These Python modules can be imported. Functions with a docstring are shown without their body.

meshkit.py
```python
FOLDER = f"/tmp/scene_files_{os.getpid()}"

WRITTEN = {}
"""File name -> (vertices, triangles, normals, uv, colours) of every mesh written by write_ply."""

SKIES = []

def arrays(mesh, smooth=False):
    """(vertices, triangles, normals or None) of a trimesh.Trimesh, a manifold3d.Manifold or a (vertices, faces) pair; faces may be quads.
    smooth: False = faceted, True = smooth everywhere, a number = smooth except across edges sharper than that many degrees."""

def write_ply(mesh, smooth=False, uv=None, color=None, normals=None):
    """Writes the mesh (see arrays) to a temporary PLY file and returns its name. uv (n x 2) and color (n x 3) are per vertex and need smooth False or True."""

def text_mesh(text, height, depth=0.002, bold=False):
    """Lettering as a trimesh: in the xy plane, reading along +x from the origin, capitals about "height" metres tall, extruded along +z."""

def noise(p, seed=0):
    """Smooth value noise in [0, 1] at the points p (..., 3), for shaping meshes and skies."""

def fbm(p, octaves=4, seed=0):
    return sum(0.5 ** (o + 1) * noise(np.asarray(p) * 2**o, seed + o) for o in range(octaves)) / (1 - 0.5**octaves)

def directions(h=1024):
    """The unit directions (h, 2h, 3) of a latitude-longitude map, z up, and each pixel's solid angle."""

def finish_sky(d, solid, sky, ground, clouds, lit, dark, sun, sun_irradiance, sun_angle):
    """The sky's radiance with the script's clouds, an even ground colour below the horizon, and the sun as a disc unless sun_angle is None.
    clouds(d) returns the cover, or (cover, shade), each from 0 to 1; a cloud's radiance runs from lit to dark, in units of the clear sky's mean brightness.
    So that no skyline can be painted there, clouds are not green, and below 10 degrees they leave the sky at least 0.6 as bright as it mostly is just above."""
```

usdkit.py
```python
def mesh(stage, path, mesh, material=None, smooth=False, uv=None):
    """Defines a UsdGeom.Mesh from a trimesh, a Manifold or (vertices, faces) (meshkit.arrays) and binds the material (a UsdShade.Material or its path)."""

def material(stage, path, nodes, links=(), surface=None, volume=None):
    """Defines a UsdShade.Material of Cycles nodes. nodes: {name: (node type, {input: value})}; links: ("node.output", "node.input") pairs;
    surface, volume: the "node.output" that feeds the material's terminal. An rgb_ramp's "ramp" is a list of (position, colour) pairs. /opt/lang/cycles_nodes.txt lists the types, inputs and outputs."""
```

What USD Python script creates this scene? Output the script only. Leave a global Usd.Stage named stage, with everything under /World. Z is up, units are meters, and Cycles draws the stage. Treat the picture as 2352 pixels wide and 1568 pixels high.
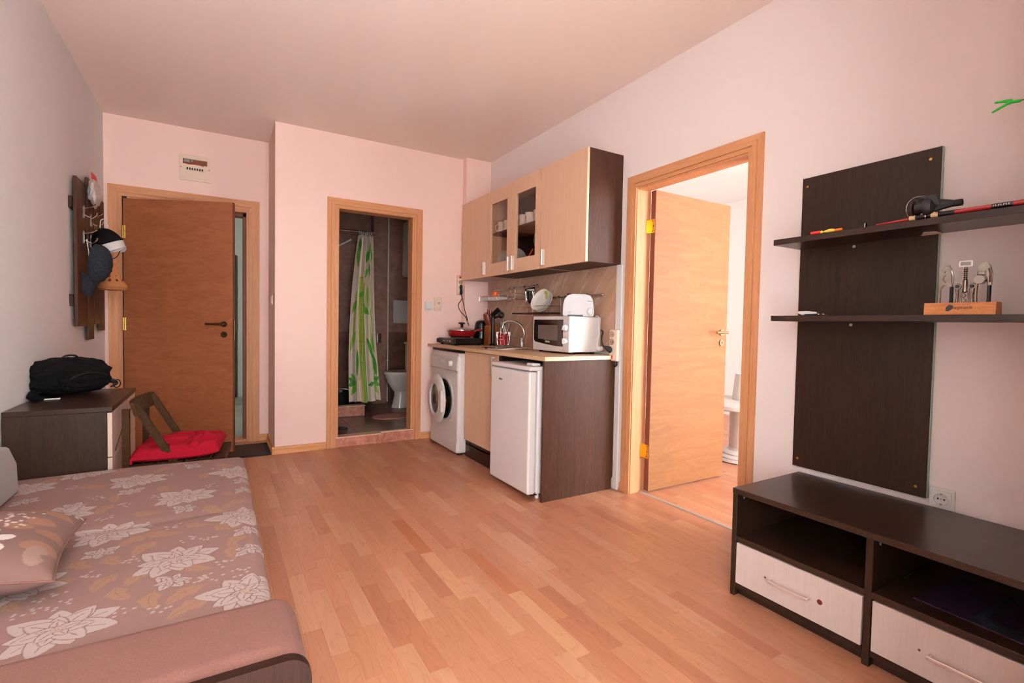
import math, random
import numpy as np, trimesh, usdkit, meshkit
from pxr import Usd, UsdGeom, UsdLux, UsdShade, Gf, Sdf, Vt
from shapely.geometry import Polygon, Point, box as sbox, LineString
from shapely.ops import unary_union

random.seed(7)
rng = np.random.default_rng(7)
stage = Usd.Stage.CreateInMemory()
UsdGeom.SetStageUpAxis(stage, UsdGeom.Tokens.z)
UsdGeom.SetStageMetersPerUnit(stage, 1.0)
UsdGeom.Xform.Define(stage, '/World')
UsdGeom.Scope.Define(stage, '/World/Looks')

# ------------------------------------------------------------------ camera
cam = UsdGeom.Camera.Define(stage, '/World/camera')
RIGHT, DOWN, FWD = (0.85885, -0.51189, 0.01833), (-0.00180, -0.03880, -0.99925), (0.51222, 0.85817, -0.03425)
cam.AddTransformOp().Set(Gf.Matrix4d(*RIGHT, 0, *[-v for v in DOWN], 0, *[-v for v in FWD], 0, 0, 0, 1.10, 1))
cam.CreateHorizontalApertureAttr(36.0)
cam.CreateVerticalApertureAttr(24.0)
cam.CreateFocalLengthAttr(36.0 * 1133.107 / 2352)
cam.CreateClippingRangeAttr(Gf.Vec2f(0.02, 200))
cam.CreateExposureAttr(-0.17)
cam.GetPrim().SetCustomDataByKey('label', 'camera of the photograph')

# ------------------------------------------------------------------ sky and sun
SUN_EL, SUN_AZ = 68.0, -20.0            # degrees; the sun shines in through the balcony window behind the camera
dome = UsdLux.DomeLight.Define(stage, '/World/sky_light')
dome.CreateIntensityAttr(8.0)
dome.CreateColorAttr(Gf.Vec3f(0.96, 0.97, 1.0))
sun = UsdLux.DistantLight.Define(stage, '/World/sun_light')
sun.CreateIntensityAttr(52.0)
sun.CreateAngleAttr(0.53)
sun.CreateColorAttr(Gf.Vec3f(1.0, 0.93, 0.84))
sun.AddRotateZOp().Set(SUN_AZ)
sun.AddRotateXOp().Set(90 - SUN_EL)

# ------------------------------------------------------------------ materials
def lin(c):
    if isinstance(c, str):
        c = [int(c[i:i + 2], 16) / 255 for i in (0, 2, 4)]
    return tuple(x / 12.92 if x <= 0.04045 else ((x + 0.055) / 1.055) ** 2.4 for x in c)

M = {}
def mat(name, color, rough=0.5, metallic=0.0, noise=None, bump=0.0, bscale=60, spec=0.5, **kw):
    """plain procedural material; noise = (second colour, scale, (sx, sy, sz)) mottles it"""
    path = '/World/Looks/' + name
    n = {'p': ('principled_bsdf', dict(base_color=lin(color), roughness=rough, metallic=metallic, specular_ior_level=spec, **kw))}
    l = []
    if noise or bump:
        n['tc'] = ('texture_coordinate', {})
    if noise:
        c2, sc, st = noise
        n['mp'] = ('mapping', {'scale': st})
        n['nz'] = ('noise_texture', {'scale': sc, 'detail': 4.0, 'roughness': 0.55, 'distortion': 0.4})
        n['rp'] = ('rgb_ramp', {'ramp': [(0.3, lin(color)), (0.7, lin(c2))]})
        l += [('tc.object', 'mp.vector'), ('mp.vector', 'nz.vector'), ('nz.fac', 'rp.fac'), ('rp.color', 'p.base_color')]
    if bump:
        n['bn'] = ('noise_texture', {'scale': bscale, 'detail': 3.0})
        n['b'] = ('bump', {'strength': bump, 'distance': 0.002})
        l += [('tc.object', 'bn.vector'), ('bn.fac', 'b.height'), ('b.normal', 'p.normal')]
    M[name] = usdkit.material(stage, path, n, l, surface='p.BSDF')

def wood(name, c1, c2, stretch, scale=3.0, rough=0.45, fine=0.5, spec=0.4, c3=None):
    """grain drawn out along the axis whose stretch is smallest, with a finer pore layer over it"""
    n = {'tc': ('texture_coordinate', {}), 'mp': ('mapping', {'scale': stretch}),
         'n1': ('noise_texture', {'scale': scale, 'detail': 5.0, 'roughness': 0.6, 'distortion': 1.2}),
         'n2': ('noise_texture', {'scale': scale * 9, 'detail': 2.0, 'roughness': 0.5}),
         'r1': ('rgb_ramp', {'ramp': [(0.32, lin(c1)), (0.68, lin(c2))]}),
         'r2': ('rgb_ramp', {'ramp': [(0.40, (1, 1, 1)), (0.62, lin(c3 or (0.86, 0.83, 0.80)))]}),
         'mx': ('mix_color', {'blend_type': 'multiply', 'fac': fine}),
         'b': ('bump', {'strength': 0.12, 'distance': 0.001}),
         'p': ('principled_bsdf', {'roughness': rough, 'specular_ior_level': spec})}
    l = [('tc.object', 'mp.vector'), ('mp.vector', 'n1.vector'), ('mp.vector', 'n2.vector'), ('n1.fac', 'r1.fac'), ('n2.fac', 'r2.fac'),
         ('r1.color', 'mx.a'), ('r2.color', 'mx.b'), ('mx.result', 'p.base_color'), ('n2.fac', 'b.height'), ('b.normal', 'p.normal')]
    M[name] = usdkit.material(stage, '/World/Looks/' + name, n, l, surface='p.BSDF')

def tint_mat(name, rough=0.8, weave=0.0, wscale=900, spec=0.3, sheen=0.0, grain=None):
    """base colour from the mesh's own tint primvar (print on cloth, tone of a board)"""
    n = {'a': ('attribute', {'attribute': 'tint'}), 'p': ('principled_bsdf', {'roughness': rough, 'specular_ior_level': spec, 'sheen_weight': sheen})}
    l = [('a.color', 'p.base_color')]
    if weave:
        n['tc'] = ('texture_coordinate', {})
        n['bn'] = ('noise_texture', {'scale': wscale, 'detail': 2.0})
        n['b'] = ('bump', {'strength': weave, 'distance': 0.001})
        l += [('tc.object', 'bn.vector'), ('bn.fac', 'b.height'), ('b.normal', 'p.normal')]
    M[name] = usdkit.material(stage, '/World/Looks/' + name, n, l, surface='p.BSDF')

def glass(name, tint=(0.95, 0.97, 0.96), rough=0.0, fac=None):
    n = {'t': ('transparent_bsdf', {'color': tint}), 'g': ('glossy_bsdf', {'color': (1, 1, 1), 'roughness': rough}),
         'f': ('layer_weight', {'blend': 0.5}), 'q': ('math', {'math_type': 'power', 'value2': 5.0}), 'k': ('math', {'math_type': 'multiply_add', 'value2': 0.9, 'value3': 0.035}), 'm': ('mix_closure', {})}
    l = [('t.BSDF', 'm.closure1'), ('g.BSDF', 'm.closure2'), ('f.facing', 'q.value1'), ('q.value', 'k.value1'), ('k.value', 'm.fac')]
    M[name] = usdkit.material(stage, '/World/Looks/' + name, n, l, surface='m.closure')

# floor: strips read their tone (tint) and their own grain coordinates (grain) from the mesh
M['laminate'] = usdkit.material(stage, '/World/Looks/laminate', {
    'a': ('attribute', {'attribute': 'tint'}), 'g': ('attribute', {'attribute': 'grain'}),
    'm1': ('mapping', {'scale': (34.0, 3.0, 7.0)}), 'm2': ('mapping', {'scale': (16.0, 2.6, 1.0)}),
    'n1': ('noise_texture', {'scale': 1.0, 'detail': 4.0, 'roughness': 0.6, 'distortion': 0.6}),
    'n2': ('noise_texture', {'scale': 1.0, 'detail': 1.0, 'roughness': 0.4, 'distortion': 0.3}),
    'mu': ('math', {'math_type': 'multiply', 'value2': 9.0}), 'fr': ('math', {'math_type': 'fraction'}),
    'r1': ('rgb_ramp', {'ramp': [(0.3, (1.03, 1.02, 1.0)), (0.7, (0.93, 0.90, 0.87))]}),
    'r2': ('rgb_ramp', {'ramp': [(0.0, (1, 1, 1)), (0.72, (1, 1, 1)), (0.86, (0.86, 0.80, 0.74)), (0.97, (1, 1, 1)), (1.0, (1, 1, 1))]}),
    'x1': ('mix_color', {'blend_type': 'multiply', 'fac': 1.0}), 'x2': ('mix_color', {'blend_type': 'multiply', 'fac': 0.75}),
    'p': ('principled_bsdf', {'roughness': 0.34, 'specular_ior_level': 0.45})},
    [('g.vector', 'm1.vector'), ('g.vector', 'm2.vector'), ('m1.vector', 'n1.vector'), ('m2.vector', 'n2.vector'), ('n1.fac', 'r1.fac'),
     ('n2.fac', 'mu.value1'), ('mu.value', 'fr.value1'), ('fr.value', 'r2.fac'), ('a.color', 'x1.a'), ('r1.color', 'x1.b'),
     ('x1.result', 'x2.a'), ('r2.color', 'x2.b'), ('x2.result', 'p.base_color')], surface='p.BSDF')

mat('warm_light_paint', 'F7D3C8', 0.9, bump=0.10, bscale=220, spec=0.2)  # wall paint pinkened to carry the warm light tint deep in the room
mat('dim_light_paint', 'E6E1E0', 0.9, bump=0.10, bscale=220, spec=0.2)  # wall paint greyed to carry the cooler, dimmer light on the left wall
mat('wall_paint', 'F3E3DE', 0.9, bump=0.10, bscale=220, spec=0.2)
mat('ceiling_paint', 'FAE6DC', 0.9, spec=0.2)
mat('bedroom_paint', 'F8F4F0', 0.9, spec=0.2)
mat('corridor_paint', 'A8AA9C', 0.9, spec=0.2)
mat('corridor_tile', '8E8E84', 0.5)
mat('white_metal', 'E6E4E2', 0.35)
wood('oak_casing', 'D8996E', 'CA885A', (24, 24, 1.2), 1.8, 0.5, 0.25)
wood('oak_casing_across', 'D8996E', 'CA885A', (1.2, 24, 24), 1.8, 0.5, 0.25)
wood('oak_casing_deep', 'D8996E', 'CA885A', (24, 1.2, 24), 1.8, 0.5, 0.25)
wood('oak_leaf', 'A06B42', '925E38', (1.6, 9, 13), 1.5, 0.5, 0.3)
wood('entry_leaf', 'A8643F', '985634', (1.6, 9, 13), 1.5, 0.5, 0.22)
mat('leaf_edge', '7C432A', 0.6)
wood('base_oak', 'E2A06C', 'D08A54', (2.0, 2.0, 50), 2.0, 0.5, 0.4)
wood('wenge', '3E281D', '301E15', (22, 22, 0.9), 3.0, 0.42, 0.5, 0.3, (0.62, 0.55, 0.52))
wood('wenge_flat', '3F2A20', '312018', (22, 0.9, 22), 3.0, 0.32, 0.5, 0.4, (0.65, 0.58, 0.55))
wood('wenge_warm', '543222', '442718', (22, 22, 0.9), 3.0, 0.45, 0.45, 0.25, (0.68, 0.6, 0.56))
wood('cream_front', 'DFB496', 'D9AB8B', (26, 26, 1.0), 1.6, 0.45, 0.10)
wood('pale_front', 'D2BEB5', 'CCB8AE', (34, 34, 1.0), 1.8, 0.45, 0.14)
wood('dresser_front', 'CDB5A4', 'C4AA98', (34, 34, 1.0), 1.8, 0.45, 0.14)
wood('arm_wood', '33190F', '28130C', (22, 22, 0.9), 3.0, 0.55, 0.4, 0.2, (0.7, 0.62, 0.58))
mat('reel_grey', '242427', 0.4, spec=0.4)
mat('edge_band', 'EBC6A4', 0.45)
wood('worktop', 'D9B692', 'CBA17C', (9, 4, 9), 3.5, 0.35, 0.5)
mat('chrome', 'D8D6D2', 0.12, 1.0)
mat('steel', 'BDB8B2', 0.3, 1.0)
mat('satin_nickel', 'B7A488', 0.3, 1.0)
mat('old_bronze', '6A5236', 0.35, 1.0)
mat('brass', 'E3B552', 0.22, 1.0)
mat('aluminium_handle', 'E8D8D2', 0.35, 0.6)
mat('threshold_metal', 'C9C5C4', 0.35, 0.7)
mat('toaster_white', 'BCB4B5', 0.35)
mat('appliance_white', 'DACFCA', 0.3)
mat('appliance_grey', 'CFC6C2', 0.35)
mat('fridge_white', 'E2D6D2', 0.28, spec=0.55)
mat('plastic_white', 'DDD6D2', 0.4)
mat('plastic_cream', 'E8CDB8', 0.4)
mat('plastic_black', '131313', 0.35)
mat('rubber_black', '171615', 0.7)
mat('dark_hole', '0A0808', 0.9)
mat('red_switch', 'C8231E', 0.3)
glass('clear_glass')
glass('window_glass')
glass('smoke_glass', (0.90, 0.86, 0.84))
M['oven_glass'] = None
mat('oven_glass', '211A18', 0.06, spec=0.6)
mat('porthole_glass', '4A4644', 0.08, spec=0.6)
mat('oven_window', '6B5A53', 0.2, spec=0.5)
mat('socket_well', 'B08E7A', 0.5)
mat('fabric_taupe', '80584F', 0.95, noise=('754E46', 300, (1, 1, 1)), bump=0.5, bscale=700, spec=0.1, sheen_weight=0.03)
mat('fabric_grey', 'A39C98', 0.95, bump=0.5, bscale=700, spec=0.15)
tint_mat('floral', 0.95, 0.35, 800, 0.1, 0.03)
tint_mat('tinted', 0.5)
tint_mat('tinted_cloth', 0.9, 0.3, 500, 0.15)
mat('red_cushion', '9C1024', 0.9, bump=0.4, bscale=900, spec=0.15)
wood('chair_wood', '4A2E16', '36200E', (20, 20, 20), 1.5, 0.55, 0.5, 0.15)
mat('bag_black', '08080A', 0.85, bump=0.6, bscale=600, spec=0.15)
mat('bag_trim', '1A1A1C', 0.5, spec=0.4)
mat('paper_white', 'EFEDEA', 0.7)
mat('cap_black', '08080A', 0.85, spec=0.2)
mat('cap_white', 'D9D2CE', 0.7)
mat('cap_navy', '1C1F25', 0.9, noise=('3A3D44', 160, (1, 1, 1)), bump=0.6, bscale=500, spec=0.15)
mat('straw', 'CC8A5A', 0.85, noise=('AC6C42', 120, (1, 1, 3)), bump=0.5, bscale=300, spec=0.2)
mat('straw_hole', '6B3A1E', 0.9)
mat('red_plastic', 'D8201E', 0.5)
M['film'] = usdkit.material(stage, '/World/Looks/film', {'t': ('transparent_bsdf', {'color': (1, 1, 1)}), 'd': ('principled_bsdf', {'base_color': (0.75, 0.7, 0.68), 'roughness': 0.3}), 'm': ('mix_closure', {'fac': 0.72})},
    [('t.BSDF', 'm.closure1'), ('d.BSDF', 'm.closure2')], surface='m.closure')
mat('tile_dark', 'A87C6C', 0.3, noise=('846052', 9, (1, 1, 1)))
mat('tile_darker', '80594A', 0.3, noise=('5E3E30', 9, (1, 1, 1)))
mat('tile_floor', '7E5A4C', 0.2, noise=('664538', 6, (1, 5, 1)))
mat('tile_pink', 'D39480', 0.35, noise=('A85E4C', 22, (1, 1, 1)))
mat('grout', 'C9A893', 0.8)
mat('grout_dark', '7B6256', 0.85)
mat('porcelain', 'E2D6CE', 0.15, spec=0.6)
mat('bath_mat', 'B07A68', 0.95, bump=0.6, bscale=300)
mat('doormat', '4E3020', 0.95, noise=('3A2214', 90, (1, 1, 1)), bump=0.8, bscale=400)
mat('rubber_edge', '1A1614', 0.8)
mat('pan_red', '8E0F14', 0.18, spec=0.6, coat_weight=0.5)
mat('hot_black', '0D0C0C', 0.25, spec=0.5)
mat('hot_plate', '3A3532', 0.5, 0.5)
wood('block_wood', 'A05A2C', '8A4820', (12, 12, 1.5), 3.0, 0.5, 0.5)
wood('handle_wood', '93402A', '7A2E1E', (12, 12, 2), 3.0, 0.4, 0.5)
mat('cherry_red', 'B01424', 0.35)
mat('orange_plastic', 'F0662A', 0.4)
mat('plate_white', 'E6DED4', 0.2, spec=0.6)
mat('plate_green', 'B9B25A', 0.3)
mat('mug_white', 'EFE4DC', 0.25)
mat('bowl_green', '58B21E', 0.35)
mat('blue_plastic', '1E3A66', 0.4)
mat('splash_base', 'A98468', 0.4)
mat('print_grey', '8A8A8A', 0.5)
mat('print_dark', '3A3230', 0.6)
mat('print_pale', 'C9BEB8', 0.5)
wood('stand_wood', 'DC935A', 'CC7C46', (6, 1.2, 14), 4.0, 0.5, 0.7)
mat('tool_steel', '94877C', 0.2, 1.0)
mat('rod_red', 'A81418', 0.25, coat_weight=0.5)
mat('cork', 'D8B488', 0.8)
mat('neon_red', 'FF3A30', 0.4)
mat('neon_orange', 'FF7A1E', 0.4)
mat('neon_yellow', 'F2D34A', 0.4)
mat('peg_green', '22C83A', 0.35)
mat('brown_wire', '5A4038', 0.5)
mat('placemat', '3C1838', 0.6, noise=('241024', 30, (1, 1, 1)))
mat('clock_screw', 'C9C2BA', 0.4, 0.7)
mat('brass_screw', 'C79A4A', 0.3, 0.9)
mat('knob_brown', '6E2A20', 0.4)
mat('glass_edge', '9DB3A2', 0.3)
M['splash'] = usdkit.material(stage, '/World/Looks/splash', {
    'tc': ('texture_coordinate', {}), 'mr': ('mapping', {'rotation': (-0.75, 0, 0)}), 'mp': ('mapping', {'scale': (1, 7, 1.1)}),
    'n1': ('noise_texture', {'scale': 2.4, 'detail': 5.0, 'roughness': 0.65, 'distortion': 0.5}),
    'n2': ('noise_texture', {'scale': 2.0, 'detail': 2.0}),
    'r1': ('rgb_ramp', {'ramp': [(0.35, lin('B38C75')), (0.55, lin('BE9880')), (0.68, lin('D2B29E'))]}),
    'r2': ('rgb_ramp', {'ramp': [(0.3, (1.04, 1.02, 1.0)), (0.7, (0.9, 0.88, 0.86))]}),
    'x': ('mix_color', {'blend_type': 'multiply', 'fac': 1.0}),
    'p': ('principled_bsdf', {'roughness': 0.35})},
    [('tc.object', 'mr.vector'), ('mr.vector', 'mp.vector'), ('mp.vector', 'n1.vector'), ('tc.object', 'n2.vector'), ('n1.fac', 'r1.fac'), ('n2.fac', 'r2.fac'), ('r1.color', 'x.a'), ('r2.color', 'x.b'), ('x.result', 'p.base_color')], surface='p.BSDF')

# ------------------------------------------------------------------ shapes
V = lambda *a: np.array(a, float)

def hull(pts):
    return trimesh.Trimesh(np.asarray(pts, float).reshape(-1, 3)).convex_hull

def bx(x0, x1, y0, y1, z0, z1, b=0.0015):
    """box with chamfered edges"""
    x0, x1 = min(x0, x1), max(x0, x1); y0, y1 = min(y0, y1), max(y0, y1); z0, z1 = min(z0, z1), max(z0, z1)
    b = min(b, 0.45 * min(x1 - x0, y1 - y0, z1 - z0))
    if b <= 0:
        m = trimesh.creation.box((x1 - x0, y1 - y0, z1 - z0)); m.apply_translation(((x0 + x1) / 2, (y0 + y1) / 2, (z0 + z1) / 2)); return m
    P = []
    for sx in (0, 1):
        for sy in (0, 1):
            for sz in (0, 1):
                c = V(x1 if sx else x0, y1 if sy else y0, z1 if sz else z0); d = V(1 - 2 * sx, 1 - 2 * sy, 1 - 2 * sz) * b
                P += [c + d * V(0, 1, 1), c + d * V(1, 0, 1), c + d * V(1, 1, 0)]
    return hull(P)

_s = trimesh.creation.icosphere(2, 1.0).vertices
def rbx(x0, x1, y0, y1, z0, z1, r=0.02):
    """box with round edges"""
    r = min(r, 0.49 * min(x1 - x0, y1 - y0, z1 - z0))
    P = [V(x, y, z) + _s * r for x in (x0 + r, x1 - r) for y in (y0 + r, y1 - r) for z in (z0 + r, z1 - r)]
    return hull(np.vstack(P))

def frame_of(d):
    d = np.asarray(d, float); d = d / np.linalg.norm(d)
    a = np.cross(d, V(0, 0, 1) if abs(d[2]) < 0.9 else V(1, 0, 0)); a /= np.linalg.norm(a)
    return a, np.cross(d, a), d

def cyl(p0, p1, r0, r1=None, n=20):
    p0, p1 = np.asarray(p0, float), np.asarray(p1, float); r1 = r0 if r1 is None else r1
    a, b, d = frame_of(p1 - p0); t = np.arange(n) * 2 * np.pi / n
    ring = np.cos(t)[:, None] * a + np.sin(t)[:, None] * b
    v = np.vstack([p0 + ring * r0, p1 + ring * r1, [p0], [p1]])
    f = []
    for i in range(n):
        j = (i + 1) % n
        f += [(i, j, n + j), (i, n + j, n + i), (2 * n, j, i), (2 * n + 1, n + i, n + j)]
    return trimesh.Trimesh(v, f, process=False)

def lathe(profile, at=(0, 0, 0), axis=(0, 0, 1), n=32):
    """profile: (radius, height) pairs turned about the axis through at"""
    at = np.asarray(at, float); a, b, d = frame_of(axis); t = np.arange(n) * 2 * np.pi / n
    ring = np.cos(t)[:, None] * a + np.sin(t)[:, None] * b
    v = np.vstack([at + ring * max(r, 1e-5) + d * h for r, h in profile]); f = []
    for k in range(len(profile) - 1):
        for i in range(n):
            j = (i + 1) % n; p, q = k * n, (k + 1) * n
            f += [(p + i, p + j, q + j), (p + i, q + j, q + i)]
    m = trimesh.Trimesh(v, f, process=False)
    if m.volume < 0:
        m.invert()
    return m

def tube(pts, r, n=8, close=False, smooth=0):
    p = np.asarray(pts, float)
    if smooth:
        q = [p[0]]
        for i in range(len(p) - 1):
            p0, p1, p2, p3 = p[max(i - 1, 0)], p[i], p[i + 1], p[min(i + 2, len(p) - 1)]
            for u in np.linspace(0, 1, smooth + 1)[1:]:
                q.append(0.5 * (2 * p1 + (p2 - p0) * u + (2 * p0 - 5 * p1 + 4 * p2 - p3) * u * u + (3 * p1 - p0 - 3 * p2 + p3) * u ** 3))
        p = np.array(q)
    R = np.broadcast_to(np.asarray(r, float), (len(p),)) if np.ndim(r) == 0 else np.interp(np.linspace(0, 1, len(p)), np.linspace(0, 1, len(r)), r)
    t = np.gradient(p, axis=0); t /= np.linalg.norm(t, axis=1, keepdims=True) + 1e-12
    a = frame_of(t[0])[0]; A = []
    for d in t:
        a = a - d * np.dot(a, d); a /= np.linalg.norm(a) + 1e-12; A.append(a)
    A = np.array(A); B = np.cross(t, A); g = np.arange(n) * 2 * np.pi / n
    v = (p[:, None] + R[:, None, None] * (np.cos(g)[None, :, None] * A[:, None] + np.sin(g)[None, :, None] * B[:, None])).reshape(-1, 3)
    f = []
    for k in range(len(p) - 1):
        for i in range(n):
            j = (i + 1) % n; P, Q = k * n, (k + 1) * n
            f += [(P + i, P + j, Q + j), (P + i, Q + j, Q + i)]
    v = np.vstack([v, p[0], p[-1]]); e = len(v) - 2; L = (len(p) - 1) * n
    for i in range(n):
        j = (i + 1) % n
        f += [(e, j, i), (e + 1, L + i, L + j)]
    m = trimesh.Trimesh(v, f, process=False)
    return m

def wire(pts, r=0.002, n=6):
    return cat(*[cyl(pts[i], pts[i + 1], r, n=n) for i in range(len(pts) - 1)])

def cat(*ms):
    return trimesh.util.concatenate([m for m in ms if m is not None])

def extr(poly, depth, origin, u, v):
    """shapely polygon in the plane (u, v) at origin, extruded along u x v by depth"""
    u, v = np.asarray(u, float), np.asarray(v, float); w = np.cross(u, v)
    ms = [trimesh.creation.extrude_polygon(g, depth, engine='earcut') for g in getattr(poly, 'geoms', [poly])]
    m = cat(*ms); T = np.eye(4); T[:3, 0], T[:3, 1], T[:3, 2], T[:3, 3] = u, v, w, origin
    m.apply_transform(T); return m

def rrect(x0, x1, y0, y1, r, n=8):
    return sbox(x0 + r, y0 + r, x1 - r, y1 - r).buffer(r, quad_segs=n)

def text(s, h, origin, u, v, depth=0.0006, bold=False):
    m = meshkit.text_mesh(s, h, depth, bold); u, v = np.asarray(u, float), np.asarray(v, float)
    T = np.eye(4); T[:3, 0], T[:3, 1], T[:3, 2], T[:3, 3] = u, v, np.cross(u, v), origin
    m.apply_transform(T); return m

def turn(m, deg, axis=(0, 0, 1), at=(0, 0, 0)):
    m = m.copy(); m.apply_transform(trimesh.transformations.rotation_matrix(math.radians(deg), axis, at)); return m

def quad_edge(m):
    return m

# ------------------------------------------------------------------ scene tree
COUNT = {}
def numbered(parent, name):
    k = COUNT.get((parent, name), 0); COUNT[(parent, name)] = k + 1
    return name if k == 0 else f'{name}_{k:03d}'

class Thing:
    def __init__(self, name, label, category, group=None, kind=None):
        self.name, self.meta, self.parts = name, dict(label=label, category=category, group=group, kind=kind), []
        THINGS.append(self)
    def p(self, name, mesh, material, parent=None, label=None, smooth=30, tint=None, grain=None, kind=None):
        self.parts.append(dict(name=name, mesh=mesh, mat=material, parent=parent, label=label, smooth=smooth, tint=tint, grain=grain, kind=kind))
        return len(self.parts) - 1
    def write(self):
        ms = [q['mesh'] for q in self.parts]
        lo = np.min([m.bounds[0] for m in ms], 0); hi = np.max([m.bounds[1] for m in ms], 0)
        self.loc = V((lo[0] + hi[0]) / 2, (lo[1] + hi[1]) / 2, lo[2])
        self.path = '/World/' + numbered('/World', self.name)
        single = len(self.parts) == 1
        if not single:
            x = UsdGeom.Xform.Define(stage, self.path); x.AddTranslateOp().Set(Gf.Vec3d(*self.loc))
        for q in self.parts:
            if single: path = self.path
            else:
                par = self.path if q['parent'] is None else self.parts[q['parent']]['path']
                path = par + '/' + numbered(par, q['name'])
            q['path'] = path
            m = q['mesh'].copy(); m.apply_translation(-self.loc)
            if q['tint'] is not None or q['grain'] is not None:
                sm = q['smooth'] if q['smooth'] in (False, True) else False
            else: sm = q['smooth']
            g = usdkit.mesh(stage, path, m, M[q['mat']], smooth=sm)
            api = UsdGeom.PrimvarsAPI(g)
            if q['tint'] is not None:
                t = np.asarray(q['tint'], np.float32)
                if t.ndim == 1: t = np.repeat(t[None], len(m.vertices), 0)
                api.CreatePrimvar('tint', Sdf.ValueTypeNames.Color3fArray, 'vertex').Set(Vt.Vec3fArray.FromNumpy(np.ascontiguousarray(t)))
            if q['grain'] is not None:
                api.CreatePrimvar('grain', Sdf.ValueTypeNames.Float3Array, 'vertex').Set(Vt.Vec3fArray.FromNumpy(np.ascontiguousarray(np.asarray(q['grain'], np.float32))))
            if single: UsdGeom.Xformable(g).AddTranslateOp().Set(Gf.Vec3d(*self.loc))
            if q['label'] and not single: g.GetPrim().SetCustomDataByKey('label', q['label'])
            if q['kind'] and not single: g.GetPrim().SetCustomDataByKey('kind', q['kind'])
        tag(stage.GetPrimAtPath(self.path), **self.meta)
        if single and self.parts[0]['kind']: stage.GetPrimAtPath(self.path).SetCustomDataByKey('kind', self.parts[0]['kind'])

def tag(prim, label=None, category=None, group=None, kind=None):
    for k, v in dict(label=label, category=category, group=group, kind=kind).items():
        if v: prim.SetCustomDataByKey(k, v)

def copy_of(src, label, move=(0, 0, 0), rotz=0.0, group=None):
    """one more of a thing: its own Xform that references the first one"""
    path = '/World/' + numbered('/World', src.name)
    x = UsdGeom.Xform.Define(stage, path)
    x.GetPrim().GetReferences().AddInternalReference(Sdf.Path(src.path)); x.GetPrim().SetInstanceable(True)
    x.ClearXformOpOrder(); x.AddTranslateOp().Set(Gf.Vec3d(*(src.loc + np.asarray(move, float))))
    if rotz: x.AddRotateZOp().Set(float(rotz))
    tag(x.GetPrim(), label, src.meta['category'], group or src.meta['group'])

THINGS = []
def flush():
    for t in THINGS:
        if not hasattr(t, 'path'): t.write()
AFTER = []

# ================================================================== THE SETTING
XL, XR, YN, YB, YE, H = -0.77, 2.33, -0.12, 4.45, 5.02, 2.70
S = 'structure'
def struct(name, label, category='wall'):
    return Thing(name, label, category, kind=S)

t = struct('wall_left', 'plain white painted wall behind the sofa, dresser and coat rack')
t.p('plaster', bx(XL - .12, XL, YN - .14, YE + .14, 0, H, 0), 'dim_light_paint')
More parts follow.
